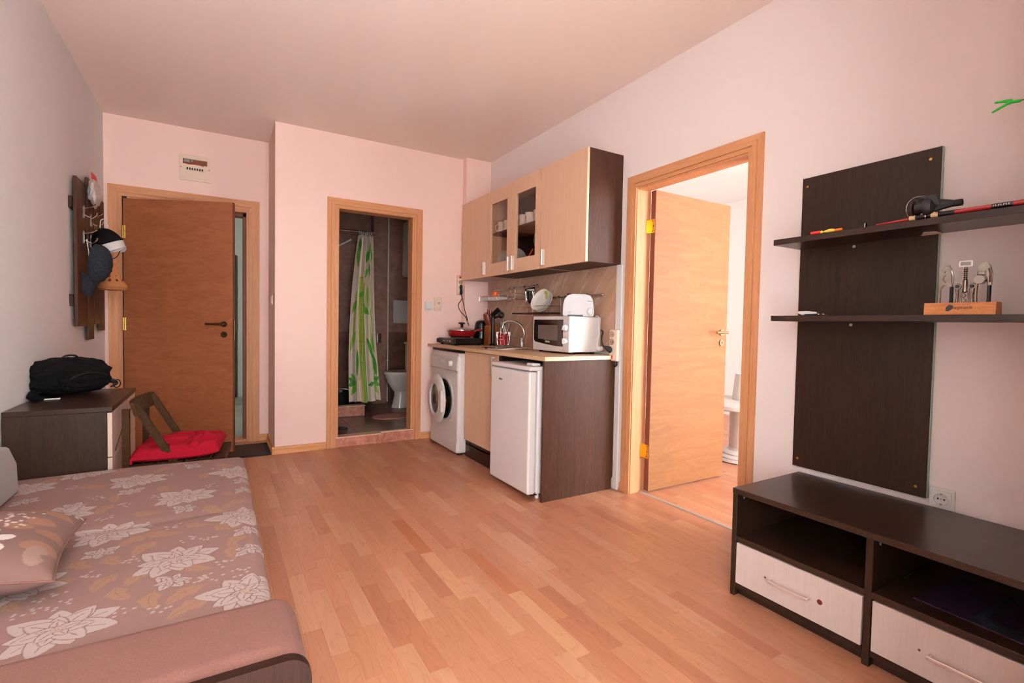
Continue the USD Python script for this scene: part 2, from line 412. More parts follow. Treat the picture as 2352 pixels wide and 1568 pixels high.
# right wall with the bedroom doorway
t = struct('wall_right', 'white painted wall with the kitchen, the bedroom doorway and the shelf panel')
t.p('plaster', cat(bx(XR, 2.455, YN - .14, 1.55, 0, H, 0), bx(XR, 2.455, 2.375, 6.5, 0, H, 0), bx(XR, 2.455, 1.55, 2.375, 2.015, H, 0)), 'wall_paint')
t = struct('wall_back', 'white wall with the bathroom doorway, warm light tint put into its paint')
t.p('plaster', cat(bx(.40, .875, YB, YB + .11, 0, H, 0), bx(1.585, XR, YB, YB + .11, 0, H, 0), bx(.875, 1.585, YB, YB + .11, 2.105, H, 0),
                   bx(.40, .50, YB + .11, YE + .14, 0, H, 0)), 'warm_light_paint')
t = struct('wall_column', 'narrow boxed-in pipe column in the corner behind the upper cabinets')
t.p('plaster', bx(2.065, XR, 4.37, YB, 0, H, 0), 'warm_light_paint')
t = struct('wall_entry', 'white wall with the entrance door and the fuse box')
t.p('plaster', cat(bx(XL, -.665, YE, YE + .14, 0, H, 0), bx(.245, .40, YE, YE + .14, 0, H, 0), bx(-.665, .245, YE, YE + .14, 2.075, H, 0)), 'warm_light_paint')
t = struct('wall_window', 'white wall with the balcony window behind the photographer')
WX0, WX1, WZ0, WZ1 = -.36, .76, .06, 2.42
t.p('plaster', cat(bx(XL, WX0, YN - .14, YN, 0, H, 0), bx(WX1, 2.455, YN - .14, YN, 0, H, 0), bx(WX0, WX1, YN - .14, YN, WZ1, H, 0), bx(WX0, WX1, YN - .14, YN, 0, WZ0, 0)), 'wall_paint')
t = struct('window_1', 'white framed balcony window behind the photographer', 'window')
def sash(t, x0, x1, z0, z1, y):
    f = t.p('window_frame', cat(bx(x0, x0 + .06, y, y + .06, z0, z1), bx(x1 - .06, x1, y, y + .06, z0, z1), bx(x0, x1, y, y + .06, z1 - .06, z1), bx(x0, x1, y, y + .06, z0, z0 + .06)), 'white_metal')
    t.p('pane', bx(x0 + .06, x1 - .06, y + .027, y + .033, z0 + .06, z1 - .06, 0), 'window_glass', f)
for a, b in ((WX0, .20), (.20, WX1)): sash(t, a, b, WZ0, WZ1, YN - .10)
cu_ = Thing('added_shade_curtain', 'unseen pale curtain added right of the balcony window to shade the right wall', 'curtain')  # out of view, added to darken the near end of the right wall
def drape(x0, x1, y0, dep, z0, z1, k, seed):
    n = 120; u = np.linspace(0, 1, n); x = x0 + (x1 - x0) * u; y = y0 + dep * (.5 + .5 * np.sin(u * 2 * math.pi * k + seed))
    v = np.vstack([np.stack([x, y + o, np.full(n, z)], 1) for z in (z0, z1) for o in (0, .004)]); f = []
    def q(a, b, c, d): f.extend([(a, b, c), (a, c, d)])
    for i in range(n - 1):
        q(i, 2 * n + i, 2 * n + i + 1, i + 1); q(n + i, n + i + 1, 3 * n + i + 1, 3 * n + i); q(i, i + 1, n + i + 1, n + i); q(2 * n + i, 3 * n + i, 3 * n + i + 1, 2 * n + i + 1)
    return trimesh.Trimesh(v, f, process=False)
cu_.p('cloth', drape(.82, 1.12, -.105, .20, .03, 2.52, 5, 0), 'fabric_grey', smooth=True)
cu_.p('rod', cyl((-.70, -.06, 2.54), (1.5, -.06, 2.54), .012), 'steel')
for x in (-.6, 1.4): cu_.p('bracket', cyl((x, -.1195, 2.54), (x, -.06, 2.54), .008), 'steel')
t = struct('ceiling', 'flat white painted ceiling', 'ceiling')
t.p('plaster', bx(XL - .12, 2.455, YN - .14, YE + .14, H, H + .1, 0), 'ceiling_paint')

# bedroom shell
t = struct('wall_bedroom', 'bright white walls and ceiling of the sunny bedroom')
BX1, BY1 = 5.6, 4.2
bw = [bx(BX1, BX1 + .1, YN - .14, BY1 + .1, 0, H, 0), bx(2.455, BX1, BY1, BY1 + .1, 0, H, 0), bx(2.455, BX1 + .1, YN - .14, BY1 + .1, H, H + .1, 0)]
bw += [bx(2.455, 3.1, YN - .14, YN, 0, H, 0), bx(4.7, BX1, YN - .14, YN, 0, H, 0), bx(3.1, 4.7, YN - .14, YN, 2.5, H, 0), bx(3.1, 4.7, YN - .14, YN, 0, .12, 0)]
t.p('plaster', cat(*bw), 'bedroom_paint')
t = struct('window_2', 'white framed bedroom window out of the frame to the right', 'window')
for a, b in ((3.1, 3.9), (3.9, 4.7)): sash(t, a, b, .12, 2.5, YN - .10)

# ---------------- laminate floor, strip by strip
def tone():
    base = np.array(lin('B97E60')); k = rng.random()
    c = base * (0.94 + 0.12 * rng.random())
    if k < .16: c = np.array(lin('B07256')) * (0.96 + .08 * rng.random())
    elif k > .86: c = np.array(lin('C08A6C')) * (0.97 + .06 * rng.random())
    return c
CAMP = V(0, 0, 1.1); F = 1133.107
def pix(p):
    d = np.asarray(p, float) - CAMP; w = d @ V(*FWD)
    return (1176 + F * (d @ V(*RIGHT)) / w, 784 + F * (d @ V(*DOWN)) / w) if w > .05 else None
strips = []
def strip_mesh(x0, x1, y0, y1):
    b, top, low = .0005, 0.0, -.008
    v = [(x0, y0, low), (x1, y0, low), (x1, y1, low), (x0, y1, low), (x0, y0, top - b), (x1, y0, top - b), (x1, y1, top - b), (x0, y1, top - b),
         (x0 + b, y0 + b, top), (x1 - b, y0 + b, top), (x1 - b, y1 - b, top), (x0 + b, y1 - b, top)]
    f = []
    for i in range(4):
        j = (i + 1) % 4; f += [(i, j, 4 + j), (i, 4 + j, 4 + i), (4 + i, 4 + j, 8 + j), (4 + i, 8 + j, 8 + i)]
    f += [(8, 9, 10), (8, 10, 11), (0, 2, 1), (0, 3, 2)]
    m = trimesh.Trimesh(v, f, process=False)
    g = np.array(m.vertices) * V(1, 1, 0) - V((x0 + x1) / 2, (y0 + y1) / 2, 0) + V(rng.uniform(-30, 30), rng.uniform(-30, 30), rng.uniform(-5, 5))
    return m, g
def lay(x0, x1, y0, y1, phase, L=.4445, W=.0634, xo=.8255):
    k0 = math.floor((x0 - xo) / W)
    for k in range(k0, k0 + int((x1 - x0) / W) + 3):
        a, b = max(xo + k * W, x0), min(xo + (k + 1) * W, x1)
        if b - a < .004: continue
        off = {0: 2.198, 3: 1.697, 4: 1.90}.get(k, phase + (k * .618033 % 1) * L)
        j = math.floor((y0 - off) / L)
        while off + j * L < y1:
            c, d = max(off + j * L, y0), min(off + (j + 1) * L, y1)
            if d - c > .004: strips.append((a, b, c, d, k, j))
            j += 1
lay(XL, XR, YN, YB, .3)
lay(XL, .40, YB, YE + .02, .3)
lay(XR, BX1, YN, BY1, .1)
FIX = {(0, 0): 'B06C4A', (0, -1): 'C68E6B', (3, 0): 'B26E4E', (3, -1): 'C7906E', (4, -1): 'BA7A59'}
def area(s):
    a, b, c, d = s[:4]; q = [pix((x, y, 0)) for x, y in ((a, c), (b, c), (b, d), (a, d))]
    if any(p is None for p in q): return 0
    poly = Polygon(q)
    if not poly.is_valid: return 0
    v = poly.intersection(sbox(0, 0, 2352, 1568))
    cx, cy = (a + b) / 2, (c + d) / 2
    hid = (cx < .1 and cy < 2.8) or (cx > 1.83 and cy < 1.26) or (cx > 1.78 and 2.5 < cy) or (cx > 2.45 and cy > 2.36) or (cx > 2.6 and (cy < 1.4))
    return 0 if hid else v.area
order = sorted(range(len(strips)), key=lambda i: -area(strips[i]))
flo = struct('floor', 'beech coloured laminate floor of narrow glossy strips', 'floor')
rest = []
for n, i in enumerate(order):
    a, b, c, d, k, j = strips[i]; m, g = strip_mesh(a, b, c, d)
    tn = np.array(lin(FIX[(k, j)])) if a < XR and (k, j) in FIX else tone()
    if n < 298: flo.p('plank', m, 'laminate', tint=tn, grain=g, smooth=False)
    else: rest.append((m, g, np.repeat(tn[None], len(m.vertices), 0)))
flo.p('plank_field', cat(*[r[0] for r in rest]), 'laminate', tint=np.vstack([r[2] for r in rest]), grain=np.vstack([r[1] for r in rest]), smooth=False, kind='stuff')
flo.p('subfloor', bx(XL - .12, BX1 + .1, YN - .14, YE + .14, -.03, -.009, 0), 'grout_dark')

# ---------------- casings and doors
def casing(t, axis, plane, lo, hi, top, w, out, z0=0.0, inner=0.0):
    """two jambs and a head, mitred, with a raised outer rim. axis 'x': the doorway runs along x on the plane y = plane; out is the side it stands proud to"""
    d1, d2 = .013, .022
    def board(poly, dep):
        if axis == 'x':
            m = extr(poly, dep, (0, plane, 0), (1, 0, 0), (0, 0, 1))
            return m if out < 0 else m
        m = extr(poly, dep, (plane, 0, 0), (0, -1, 0), (0, 0, 1)); return m
    sg = 1 if axis == 'x' else -1
    def P(pts): return Polygon([(sg * a, b) for a, b in pts])
    for side, (e, o) in enumerate(((lo, lo - w), (hi, hi + w))):
        q = P([(e, z0), (o, z0), (o, top + w), (e, top)])
        rim = P([(e + (o - e) * .30, z0), (e + (o - e) * .62, z0), (e + (o - e) * .62, top + w * .62), (e + (o - e) * .30, top + w * .30)])
        t.p('jamb_casing', cat(board(q, d1), board(rim, d2)), 'oak_casing')
    q = P([(lo, top), (hi, top), (hi + w, top + w), (lo - w, top + w)])
    rim = P([(lo - w * .30, top + w * .30), (hi + w * .30, top + w * .30), (hi + w * .62, top + w * .62), (lo - w * .62, top + w * .62)])
    t.p('head_casing', cat(board(q, d1), board(rim, d2)), 'oak_casing_across' if axis == 'x' else 'oak_casing_deep')

def lever(t, parent, at, normal, along, material, drop=.07):
    """door handle on a round rose, with the keyhole rose under it"""
    at, n_, a_ = V(*at), V(*normal), V(*along)
    h = t.p('door_handle', cat(cyl(at, at + n_ * .010, .024, n=28), tube([at + n_ * .008, at + n_ * .048, at + n_ * .056 + a_ * .015, at + n_ * .054 + a_ * .12], [.009, .009, .009, .0075], 12, smooth=6)), material, parent)
    k = at - V(0, 0, drop)
    t.p('keyhole', cat(cyl(k, k + n_ * .009, .024, n=28)), material, parent)
    t.p('keyhole_slot', cat(cyl(k + n_ * .0085 + V(0, 0, .004), k + n_ * .0096 + V(0, 0, .004), .005, n=12), bx(*sorted((k[0] - abs(a_[0]) * .0022 - abs(n_[0]) * .0001, k[0] + abs(a_[0]) * .0022 + n_[0] * .0096)), *sorted((k[1] - abs(a_[1]) * .0022, k[1] + abs(a_[1]) * .0022 + n_[1] * .0096)), k[2] - .011, k[2] + .004, 0)), 'dark_hole', parent)

# entrance door
t = struct('door_1', 'half open brown oak entrance door with bronze lever handle', 'door')
casing(t, 'x', YE, -.66, .24, 2.07, .085, -1)
t.p('door_frame', cat(bx(-.665, -.64, YE - .005, YE + .14, 0, 2.075), bx(.22, .245, YE - .005, YE + .14, 0, 2.075), bx(-.64, .22, YE - .005, YE + .14, 2.05, 2.075)), 'oak_casing')
t.p('rebate', cat(bx(.195, .22, YE + .05, YE + .14, 0, 2.05), bx(-.64, .22, YE + .05, YE + .14, 2.02, 2.05)), 'leaf_edge')
t.p('hinge_gap_shade', bx(-.655, -.624, YE - .007, YE + .02, .02, 2.068, .001), 'rubber_edge')  # dark strip standing in for the shadowed gap on the hinge side
hx, hy = -.628, YE - .012
ang = math.degrees(math.atan2(4.665 - hy, .105 - hx)); Lw = .827
lf = t.p('leaf', turn(bx(hx, hx + Lw, hy - .04, hy, .012, 2.045, .002), ang, (0, 0, 1), (hx, hy, 0)), 'entry_leaf')
t.p('leaf_edge_strip', turn(bx(hx + Lw, hx + Lw + .002, hy - .039, hy - .001, .012, 2.045, 0), ang, (0, 0, 1), (hx, hy, 0)), 'leaf_edge', lf)
u = V(math.cos(math.radians(ang)), math.sin(math.radians(ang)), 0); nn = V(u[1], -u[0], 0); fo = V(hx, hy, 0) + nn * .04
lever(t, lf, fo + u * (Lw - .065) + V(0, 0, 1.06), nn, -u, 'old_bronze', .085)
for z in (1.78, 1.05, .22):
    t.p('hinge', cat(cyl((hx - .004, hy - .046, z - .05), (hx - .004, hy - .046, z + .05), .007, n=12), bx(hx - .02, hx - .002, hy - .046, hy - .04, z - .05, z + .05, .0005)), 'brass')
lk = fo + u * (Lw + .0025) + V(0, 0, 1.0) - nn * .02
t.p('strike_plate', bx(lk[0] - .002, lk[0] + .002, lk[1] - .012, lk[1] + .012, .93, 1.09, .0005), 'old_bronze', lf)
t.p('door_sill', bx(-.64, .22, YE + .0, YE + .14, 0, .022, .004), 'oak_casing_across')

# bathroom doorway
t = struct('door_2', 'oak framed bathroom doorway without a door leaf showing', 'door')
casing(t, 'x', YB, .885, 1.570, 2.075, .082, -1)
t.p('door_frame', cat(bx(.875, .90, YB - .006, YB + .116, .0, 2.10), bx(1.555, 1.585, YB - .006, YB + .116, .0, 2.10), bx(.90, 1.555, YB - .006, YB + .116, 2.07, 2.10)), 'oak_casing')
t.p('strike_plate', bx(.899, .9015, YB + .03, YB + .05, 1.05, 1.12, .0003), 'old_bronze')
# bedroom door
t = struct('door_3', 'wide open light oak bedroom door with brass hinges', 'door')
casing(t, 'y', XR, 1.572, 2.357, 1.998, .078, -1)
t.p('door_frame', cat(bx(XR - .004, 2.40, 1.55, 1.578, 0, 2.015), bx(XR - .004, 2.40, 2.350, 2.378, 0, 2.015), bx(XR - .004, 2.40, 1.578, 2.350, 1.985, 2.015)), 'oak_casing')
t.p('frame_rebate', cat(bx(2.402, 2.462, 1.552, 1.566, 0, 2.012), bx(2.402, 2.462, 2.362, 2.376, 0, 2.012), bx(2.402, 2.462, 1.566, 2.362, 1.999, 2.012)), 'oak_casing')
lf = t.p('leaf', bx(2.452, 3.216, 2.310, 2.350, .010, 1.992, .0015), 'oak_leaf')
t.p('leaf_edge_strip', bx(2.4495, 2.452, 2.311, 2.349, .012, 1.990, 0), 'leaf_edge', lf)
lever(t, lf, (3.155, 2.310, 1.070), (0, -1, 0), (-1, 0, 0), 'satin_nickel', .075)
for z in (1.762, .272):
    h = t.p('hinge', cat(cyl((2.452, 2.366, z - .047), (2.452, 2.366, z + .047), .006, n=14), bx(2.447, 2.4496, 2.314, 2.362, z - .045, z + .045, .0004), bx(2.42, 2.452, 2.3585, 2.361, z - .045, z + .045, .0004)), 'brass')
    for dz in (-.033, 0, .033): t.p('screw', cyl((2.447, 2.325 + abs(dz) * .2, z + dz), (2.4462, 2.325 + abs(dz) * .2, z + dz), .0042, n=10), 'old_bronze', h)
t = struct('trim_1', 'pale metal threshold strip across the bedroom doorway', 'threshold')
t.p('strip', hull([(x, y, z) for y in (1.58, 2.348) for x, z in ((2.405, 0), (2.409, .004), (2.420, .006), (2.431, .004), (2.435, 0))]), 'threshold_metal')

# baseboards: tall foot with a rounded top, mitred run by run
def skirting(name, label, runs):
    t = struct(name, label, 'baseboard')
    for (x0, y0), (x1, y1), n_ in runs:
        n_ = V(*n_, 0)
        prof = [(0, 0), (.022, 0), (.021, .012), (.012, .030), (.013, .044), (.008, .056), (0, .058)]
        ps = [V(x, y, 0) + n_ * d + V(0, 0, z) for x, y in ((x0, y0), (x1, y1)) for d, z in prof]
        k = len(prof); f = []
        for i in range(k):
            j = (i + 1) % k; f += [(i, j, k + j), (i, k + j, k + i)]
        for i in range(1, k - 1): f += [(0, i, i + 1), (k, k + i + 1, k + i)]
        m = trimesh.Trimesh(ps, f, process=False)
        if m.volume < 0: m.invert()
        t.p('board', m, 'base_oak')
skirting('baseboard_back', 'oak baseboard under the bathroom wall', [((.379, YB), (.800, YB), (0, -1)), ((1.652, YB), (2.065, YB), (0, -1)), ((.40, YB - .021), (.40, YE), (-1, 0))])
skirting('baseboard_entry', 'short oak baseboard beside the entrance door', [((.325, YE), (.40, YE), (0, -1)), ((XL, YE), (-.745, YE), (0, -1))])
skirting('baseboard_left', 'oak baseboard along the left wall', [((XL, YN), (XL, YE), (1, 0))])
skirting('baseboard_right', 'oak baseboard along the right wall', [((XR, YN), (XR, 1.488), (-1, 0)), ((XR, 2.442), (XR, 2.487), (-1, 0))])

# ---------------- bathroom
FZ = .075
t = struct('wall_bathroom', 'dark brown tiled walls of the bathroom')
shell = cat(bx(.50, XR, 6.3125, 6.44, 0, H, 0), bx(.42, .5085, YE + .14, 6.44, 0, H, 0), bx(.5, XR, YB + .11, 6.44, 2.45, 2.55, 0), bx(2.322, XR, YB + .12, 6.32, 0, 2.45, 0))
t.p('backing', shell, 'grout_dark')
g = .002
for r in range(8):
    z0, z1 = FZ + r * .30, min(FZ + (r + 1) * .30, 2.45)
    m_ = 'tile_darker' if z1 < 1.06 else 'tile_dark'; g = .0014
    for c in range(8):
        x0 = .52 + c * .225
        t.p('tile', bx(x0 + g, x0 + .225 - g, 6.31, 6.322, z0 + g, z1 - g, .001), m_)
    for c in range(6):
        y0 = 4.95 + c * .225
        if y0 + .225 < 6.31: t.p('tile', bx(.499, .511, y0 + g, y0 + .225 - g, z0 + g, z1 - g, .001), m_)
t = struct('floor_bathroom', 'raised dark brown tiled bathroom floor', 'floor')
t.p('bed', bx(.50, 2.322, YB + .11, 6.32, -.03, FZ - .006, 0), 'grout_dark')
for i in range(6):
    for j in range(6):
        x0, y0 = .50 + i * .305, YB + .115 + j * .305
        t.p('tile', bx(x0 + g, min(x0 + .305, 2.32) - g, y0 + g, min(y0 + .305, 6.31) - g, FZ - .006, FZ, .0008), 'tile_floor')
t = struct('trim_2', 'pink marbled tile step under the bathroom doorway', 'threshold')
t.p('bed', bx(.878, 1.582, YB - .008, YB + .112, 0, .086, .001), 'grout')
for a, b, h in ((.882, 1.223, .088), (1.228, 1.272, .088), (1.277, 1.578, .100)):
    t.p('tile', bx(a, b, YB - .016, YB - .006, .001, h - .006, .001), 'tile_pink')
    t.p('edge_trim', bx(a - .002, b + .002, YB - .017, YB + .004, h - .006, h + .002, .001), 'edge_band')
t = struct('trim_3', 'pink marbled tile kerb of the shower under the curtain', 'kerb')
t.p('bed', bx(.52, 1.385, 5.450, 5.54, FZ, .183, .001), 'grout')
for a, b in ((.52, .835), (.838, 1.062), (1.065, 1.382)): t.p('tile', bx(a, b, 5.440, 5.451, FZ + .004, .180, .001), 'tile_pink')
t.p('edge_trim', bx(.52, 1.392, 5.436, 5.545, .181, .190, .002), 'edge_band')

# ---------------- corridor outside the entrance
t = struct('wall_corridor', 'dim grey walls of the stair corridor outside')
t.p('plaster', cat(bx(-1.2, 1.4, 8.0, 8.1, 0, 2.6, 0), bx(-1.3, -1.2, YE + .14, 8.1, 0, 2.6, 0), bx(.41, .42, 5.161, 8.0, 0, 2.6, 0), bx(-1.3, 1.4, YE + .14, 8.1, 2.6, 2.7, 0)), 'corridor_paint')
t = struct('floor_corridor', 'grey tiled corridor floor', 'floor')
for i in range(5):
    for j in range(7):
        t.p('tile', bx(-1.2 + i * .33 + g, -1.2 + (i + 1) * .33 - g, YE + .142 + j * .41 + g, YE + .142 + (j + 1) * .41 - g, -.03, 0, .001), 'corridor_tile')
t = struct('door_4', 'dark brown neighbouring door at the end of the corridor', 'door')
t.p('leaf', bx(-.75, .14, 7.97, 8.0, .0, 1.93, .002), 'leaf_edge')
t.p('frame', cat(bx(.14, .225, 7.955, 8.0, 0, 2.0), bx(-.83, -.75, 7.955, 8.0, 0, 2.0), bx(-.75, .14, 7.955, 8.0, 1.93, 2.0)), 'wenge')
t = struct('trim_4', 'slim white pipe cover standing against the corridor wall', 'pipe')
t.p('cover', bx(.355, .40, 7.6, 7.66, .12, 1.50, .004), 'paper_white'); t.p('foot', bx(.35, .405, 7.59, 7.67, 0, .12, .004), 'corridor_tile')
cl = UsdLux.SphereLight.Define(stage, '/World/added_corridor_light'); cl.CreateRadiusAttr(.08); cl.CreateIntensityAttr(12.0); cl.AddTranslateOp().Set(Gf.Vec3d(-.6, 6.6, 2.35)); cl.CreateColorAttr(Gf.Vec3f(1, .98, .9))  # unseen light added so that the corridor is dimly lit

# ================================================================== SOFA AND LEFT SIDE
def grid_top(x0, x1, y0, y1, step, zf, drop):
    """closed cushion: zf(x, y) is the top surface, drop(x, y) the underside"""
    nx, ny = int((x1 - x0) / step) + 1, int((y1 - y0) / step) + 1
    X, Y = np.meshgrid(np.linspace(x0, x1, nx), np.linspace(y0, y1, ny), indexing='ij')
    return X, Y, nx, ny

# ---- print on the cloth: colours by the place on the cloth
BASE, PALE, TAN, LINE = (np.array(lin(c)) for c in ('87665F', 'A58F89', '956E5C', '775851'))
BIG = [(-.296, 1.377, .4), (-.106, 1.637, .2), (-.293, 1.945, .4), (-.111, 2.209, .2), (-.289, 2.503, .4), (.069, 1.903, .9), (.059, 1.363, .8), (.071, 2.475, .9), (-.652, 2.573, .4), (-.437, 1.638, .5), (-.482, 2.723, .4), (-.47, 1.07, .3), (-.65, 1.99, .4), (-.47, 2.19, .4), (-.65, 1.41, .4)]
SMALL = [(.077, 1.759), (-.106, 1.502), (-.288, 1.79), (-.099, 2.645), (-.288, 2.362), (-.106, 2.071), (-.436, 2.263), (.09, 2.194), (.078, 1.608), (-.47, 1.48), (.09, 2.33), (-.6, 2.40), (-.64, 1.83), (-.62, 1.27)]
LEAF = [(-.346, 1.629), (-.21, 1.488), (-.191, 1.771), (-.063, 1.883), (-.142, 1.419), (-.074, 1.421), (-.326, 1.721), (-.346, 2.19), (-.426, 2.486), (-.187, 2.339), (-.18, 1.574), (-.052, 1.551), (.034, 1.614), (-.061, 1.348), (-.255, 1.713), (-.254, 1.579), (-.153, 1.856), (-.584, 2.656), (-.21, 2.634), (.036, 2.161), (-.053, 2.463), (-.21, 2.077), (-.417, 1.549), (.044, 1.698), (.021, 1.817), (-.331, 2.297), (-.223, 1.849), (-.42, 1.92), (-.54, 1.75), (-.55, 1.35), (-.05, 2.72), (-.36, 2.68), (.02, 2.60), (-.6, 2.2), (.05, 2.05), (-.02, 2.02)]
BERRY = [(-.283, 1.64), (-.124, 1.909), (-.195, 1.404), (-.122, 1.364), (-.211, 1.688), (-.05, 1.493), (-.012, 1.477), (-.022, 1.746), (-.079, 1.765), (-.327, 2.092), (-.2, 1.972), (-.373, 1.489), (-.315, 1.492), (-.014, 1.38), (.053, 1.474), (-.21, 2.261), (-.288, 2.21), (-.186, 2.545), (-.023, 2.307), (.021, 1.546), (-.387, 2.336), (-.492, 2.51), (-.349, 1.561), (-.46, 1.80), (-.56, 1.58), (.0, 2.55), (-.15, 2.72), (-.40, 2.06)]
def print_on(x, y, blur=0.0):
    col = np.repeat(BASE[None], len(x), 0).copy()
    col *= (0.97 + 0.06 * meshkit.noise(np.stack([x * 260, y * 260, x * 0], 1)))[:, None]
    def put(mask, c): col[mask] = c
    def blob(cx, cy, r, fn):
        dx, dy = x - cx, y - cy; near = (abs(dx) < r) & (abs(dy) < r)
        idx = np.nonzero(near)[0]
        if len(idx): fn(idx, dx[idx], dy[idx])
    for n, (cx, cy) in enumerate(LEAF):
        a = .5 + 2.4 * ((n * .618) % 1); L = .042 + .016 * ((n * .37) % 1)
        def leaf(i, dx, dy):
            u, v = dx * math.cos(a) + dy * math.sin(a), -dx * math.sin(a) + dy * math.cos(a)
            v = v + .25 * u * u / L
            w = .34 * L * np.clip(1 - (u / L) ** 2, 0, 1) ** .8 * (1 + .10 * np.sin(u * 190)) * (1 + .45 * (u > 0) * np.sin(np.clip(u / L, 0, 1) * 5))
            col[i[abs(v) < w]] = TAN; col[i[(abs(v) < .0011) & (abs(u) < L * .9)]] = TAN * .8 + BASE * .0
            vein = (abs(v) < w) & (abs(np.mod(u * .8 + abs(v), .016) - .008) < .0008); col[i[vein]] = TAN * .84
        blob(cx, cy, .07, leaf)
    for n, (cx, cy) in enumerate(BERRY):
        r_ = random.Random(n)
        for k in range(8):
            a, d = r_.uniform(0, 6.3), r_.uniform(.006, .028)
            bx_, by_ = cx + d * math.cos(a) * 1.1, cy + d * math.sin(a)
            def dot(i, dx, dy):
                col[i[dx * dx + dy * dy < (.0044) ** 2]] = PALE * .94
            blob(bx_, by_, .008, dot)
    def flower(cx, cy, R, petals, rot, layers):
        def fl(i, dx, dy):
            for q in range(layers):
                k_ = petals if q == 0 else max(5, petals - 2 * q)
                for n in range(k_):
                    a = rot + 2 * math.pi * (n + .5 * q) / k_ + .12 * math.sin(n * 5.1 + q); L = R * (1, .72, .42)[q] * (1 + .16 * math.sin(n * 2.4 + 1 + q))
                    u_, v_ = (dx * math.cos(a) + dy * math.sin(a)) / L, (-dx * math.sin(a) + dy * math.cos(a)) / L
                    uc = np.clip(u_, 0, 1); w_ = (.33 + .05 * (k_ < 7)) * np.clip(np.sin(math.pi * uc ** .78), 0, None) ** .62 * (1 - .12 * uc)
                    ins = (u_ > 0) & (u_ < 1) & (abs(v_) < w_)
                    col[i[ins]] = PALE
                    ol = .0012 / L
                    edge = ins & ((abs(v_) > w_ - ol * 2.0)) & (rrn > .10)
                    vein = ins & (abs(v_) < ol * .9) & (u_ > .3) & (u_ < .78)
                    col[i[edge | vein]] = LINE if q or n % 1 == 0 else PALE
        def run(i, dx, dy):
            nonlocal rrn
            rrn = np.hypot(dx, dy) / R; fl(i, dx, dy)
            st = (rrn < .17) & (np.sin(rrn * R * 1500) * np.sin(np.arctan2(dy, dx) * 9) > .4); col[i[st]] = TAN * .9
        rrn = None
        blob(cx, cy, R * 1.25, run)
    for cx, cy in SMALL: flower(cx, cy, .044, 6, cx * 9, 2)
    for cx, cy, r in BIG: flower(cx, cy, .098, 9, r, 3)
    return np.clip(col, 0, 1)

sofa = Thing('sofa_bed', 'opened sofa bed with taupe floral mattress and padded arm end', 'sofa')
mx0, mx1, my0, my1, mz = -.74, .115, 1.20, 2.775, .43
st_ = .0021
xs, ys = np.linspace(mx0, mx1, int((mx1 - mx0) / st_)), np.linspace(my0, my1, int((my1 - my0) / st_))
X, Y = np.meshgrid(xs, ys, indexing='ij')
def roll(d, r): return np.where(d < r, r - np.sqrt(np.clip(r * r - (r - d) ** 2, 0, None)), 0)
Z = mz + .004 * np.sin(Y * 4.1) * np.sin(X * 5) - .006 * np.exp(-((Y - 1.985) / .03) ** 2)
Z = Z - roll(mx1 - X, .035) - roll(my1 - Y, .05) - roll(X - mx0, .03) - .005 * np.exp(-((X - mx1) / .05) ** 2) * (meshkit.noise(np.stack([X * 0, Y * 14, X * 0], -1)) - .2)
nx, ny = X.shape
vt = np.stack([X, Y, Z], -1).reshape(-1, 3)
I = np.arange(nx * ny).reshape(nx, ny)
f = np.concatenate([np.stack([I[:-1, :-1], I[1:, :-1], I[1:, 1:]], -1).reshape(-1, 3), np.stack([I[:-1, :-1], I[1:, 1:], I[:-1, 1:]], -1).reshape(-1, 3)])
ring = np.concatenate([I[:, 0], I[-1, 1:], I[-2::-1, -1], I[0, -2:0:-1]])
skirt = vt[ring].copy(); skirt[:, 2] = .25; k = len(vt)
sf = []
for a in range(len(ring)):
    b = (a + 1) % len(ring); sf += [(ring[a], k + a, k + b), (ring[a], k + b, ring[b])]
vt = np.vstack([vt, skirt]); f = np.vstack([f, np.array(sf)])
mat_mesh = trimesh.Trimesh(vt, f, process=False)
wob = .25 - vt[:, 2]
tint = print_on(vt[:, 0], vt[:, 1])
sofa.p('mattress', mat_mesh, 'floral', tint=tint, smooth=True)
sofa.p('base', rbx(mx0, mx1 - .03, .98, my1 - .02, .03, .27, .02), 'fabric_taupe')
arm = sofa.p('arm_pad', rbx(mx0, .150, .978, 1.232, .10, .480, .052), 'fabric_taupe')
sofa.p('seam', tube([(-.73, 1.215, .462), (.10, 1.212, .462), (.128, 1.20, .45), (.136, 1.19, .30)], .003, 6), 'fabric_taupe', arm)
bp = rrect(mx0, .150, .04, .482, .045)
sofa.p('arm_board', extr(bp, .022, (0, .978, 0), (1, 0, 0), (0, 0, 1)), 'arm_wood')
for x in (-.68, .05):
    for y in (1.1, 2.65): sofa.p('foot', cyl((x, y, 0), (x, y, .04), .022), 'plastic_black')
sofa.p('care_label', bx(.108, .118, 1.64, 1.67, .355, .385, .0005), 'paper_white')
bc = Thing('back_cushion', 'plain grey upright back cushion at the far left of the sofa', 'cushion')
bc.p('cover', hull([V(x, y, z) + _s * .016 for x in (-.75, -.656) for y, z in ((1.93, .452), (1.93, .64), (2.30, .64), (2.42, .615), (2.485, .55), (2.50, .452))]), 'fabric_grey')

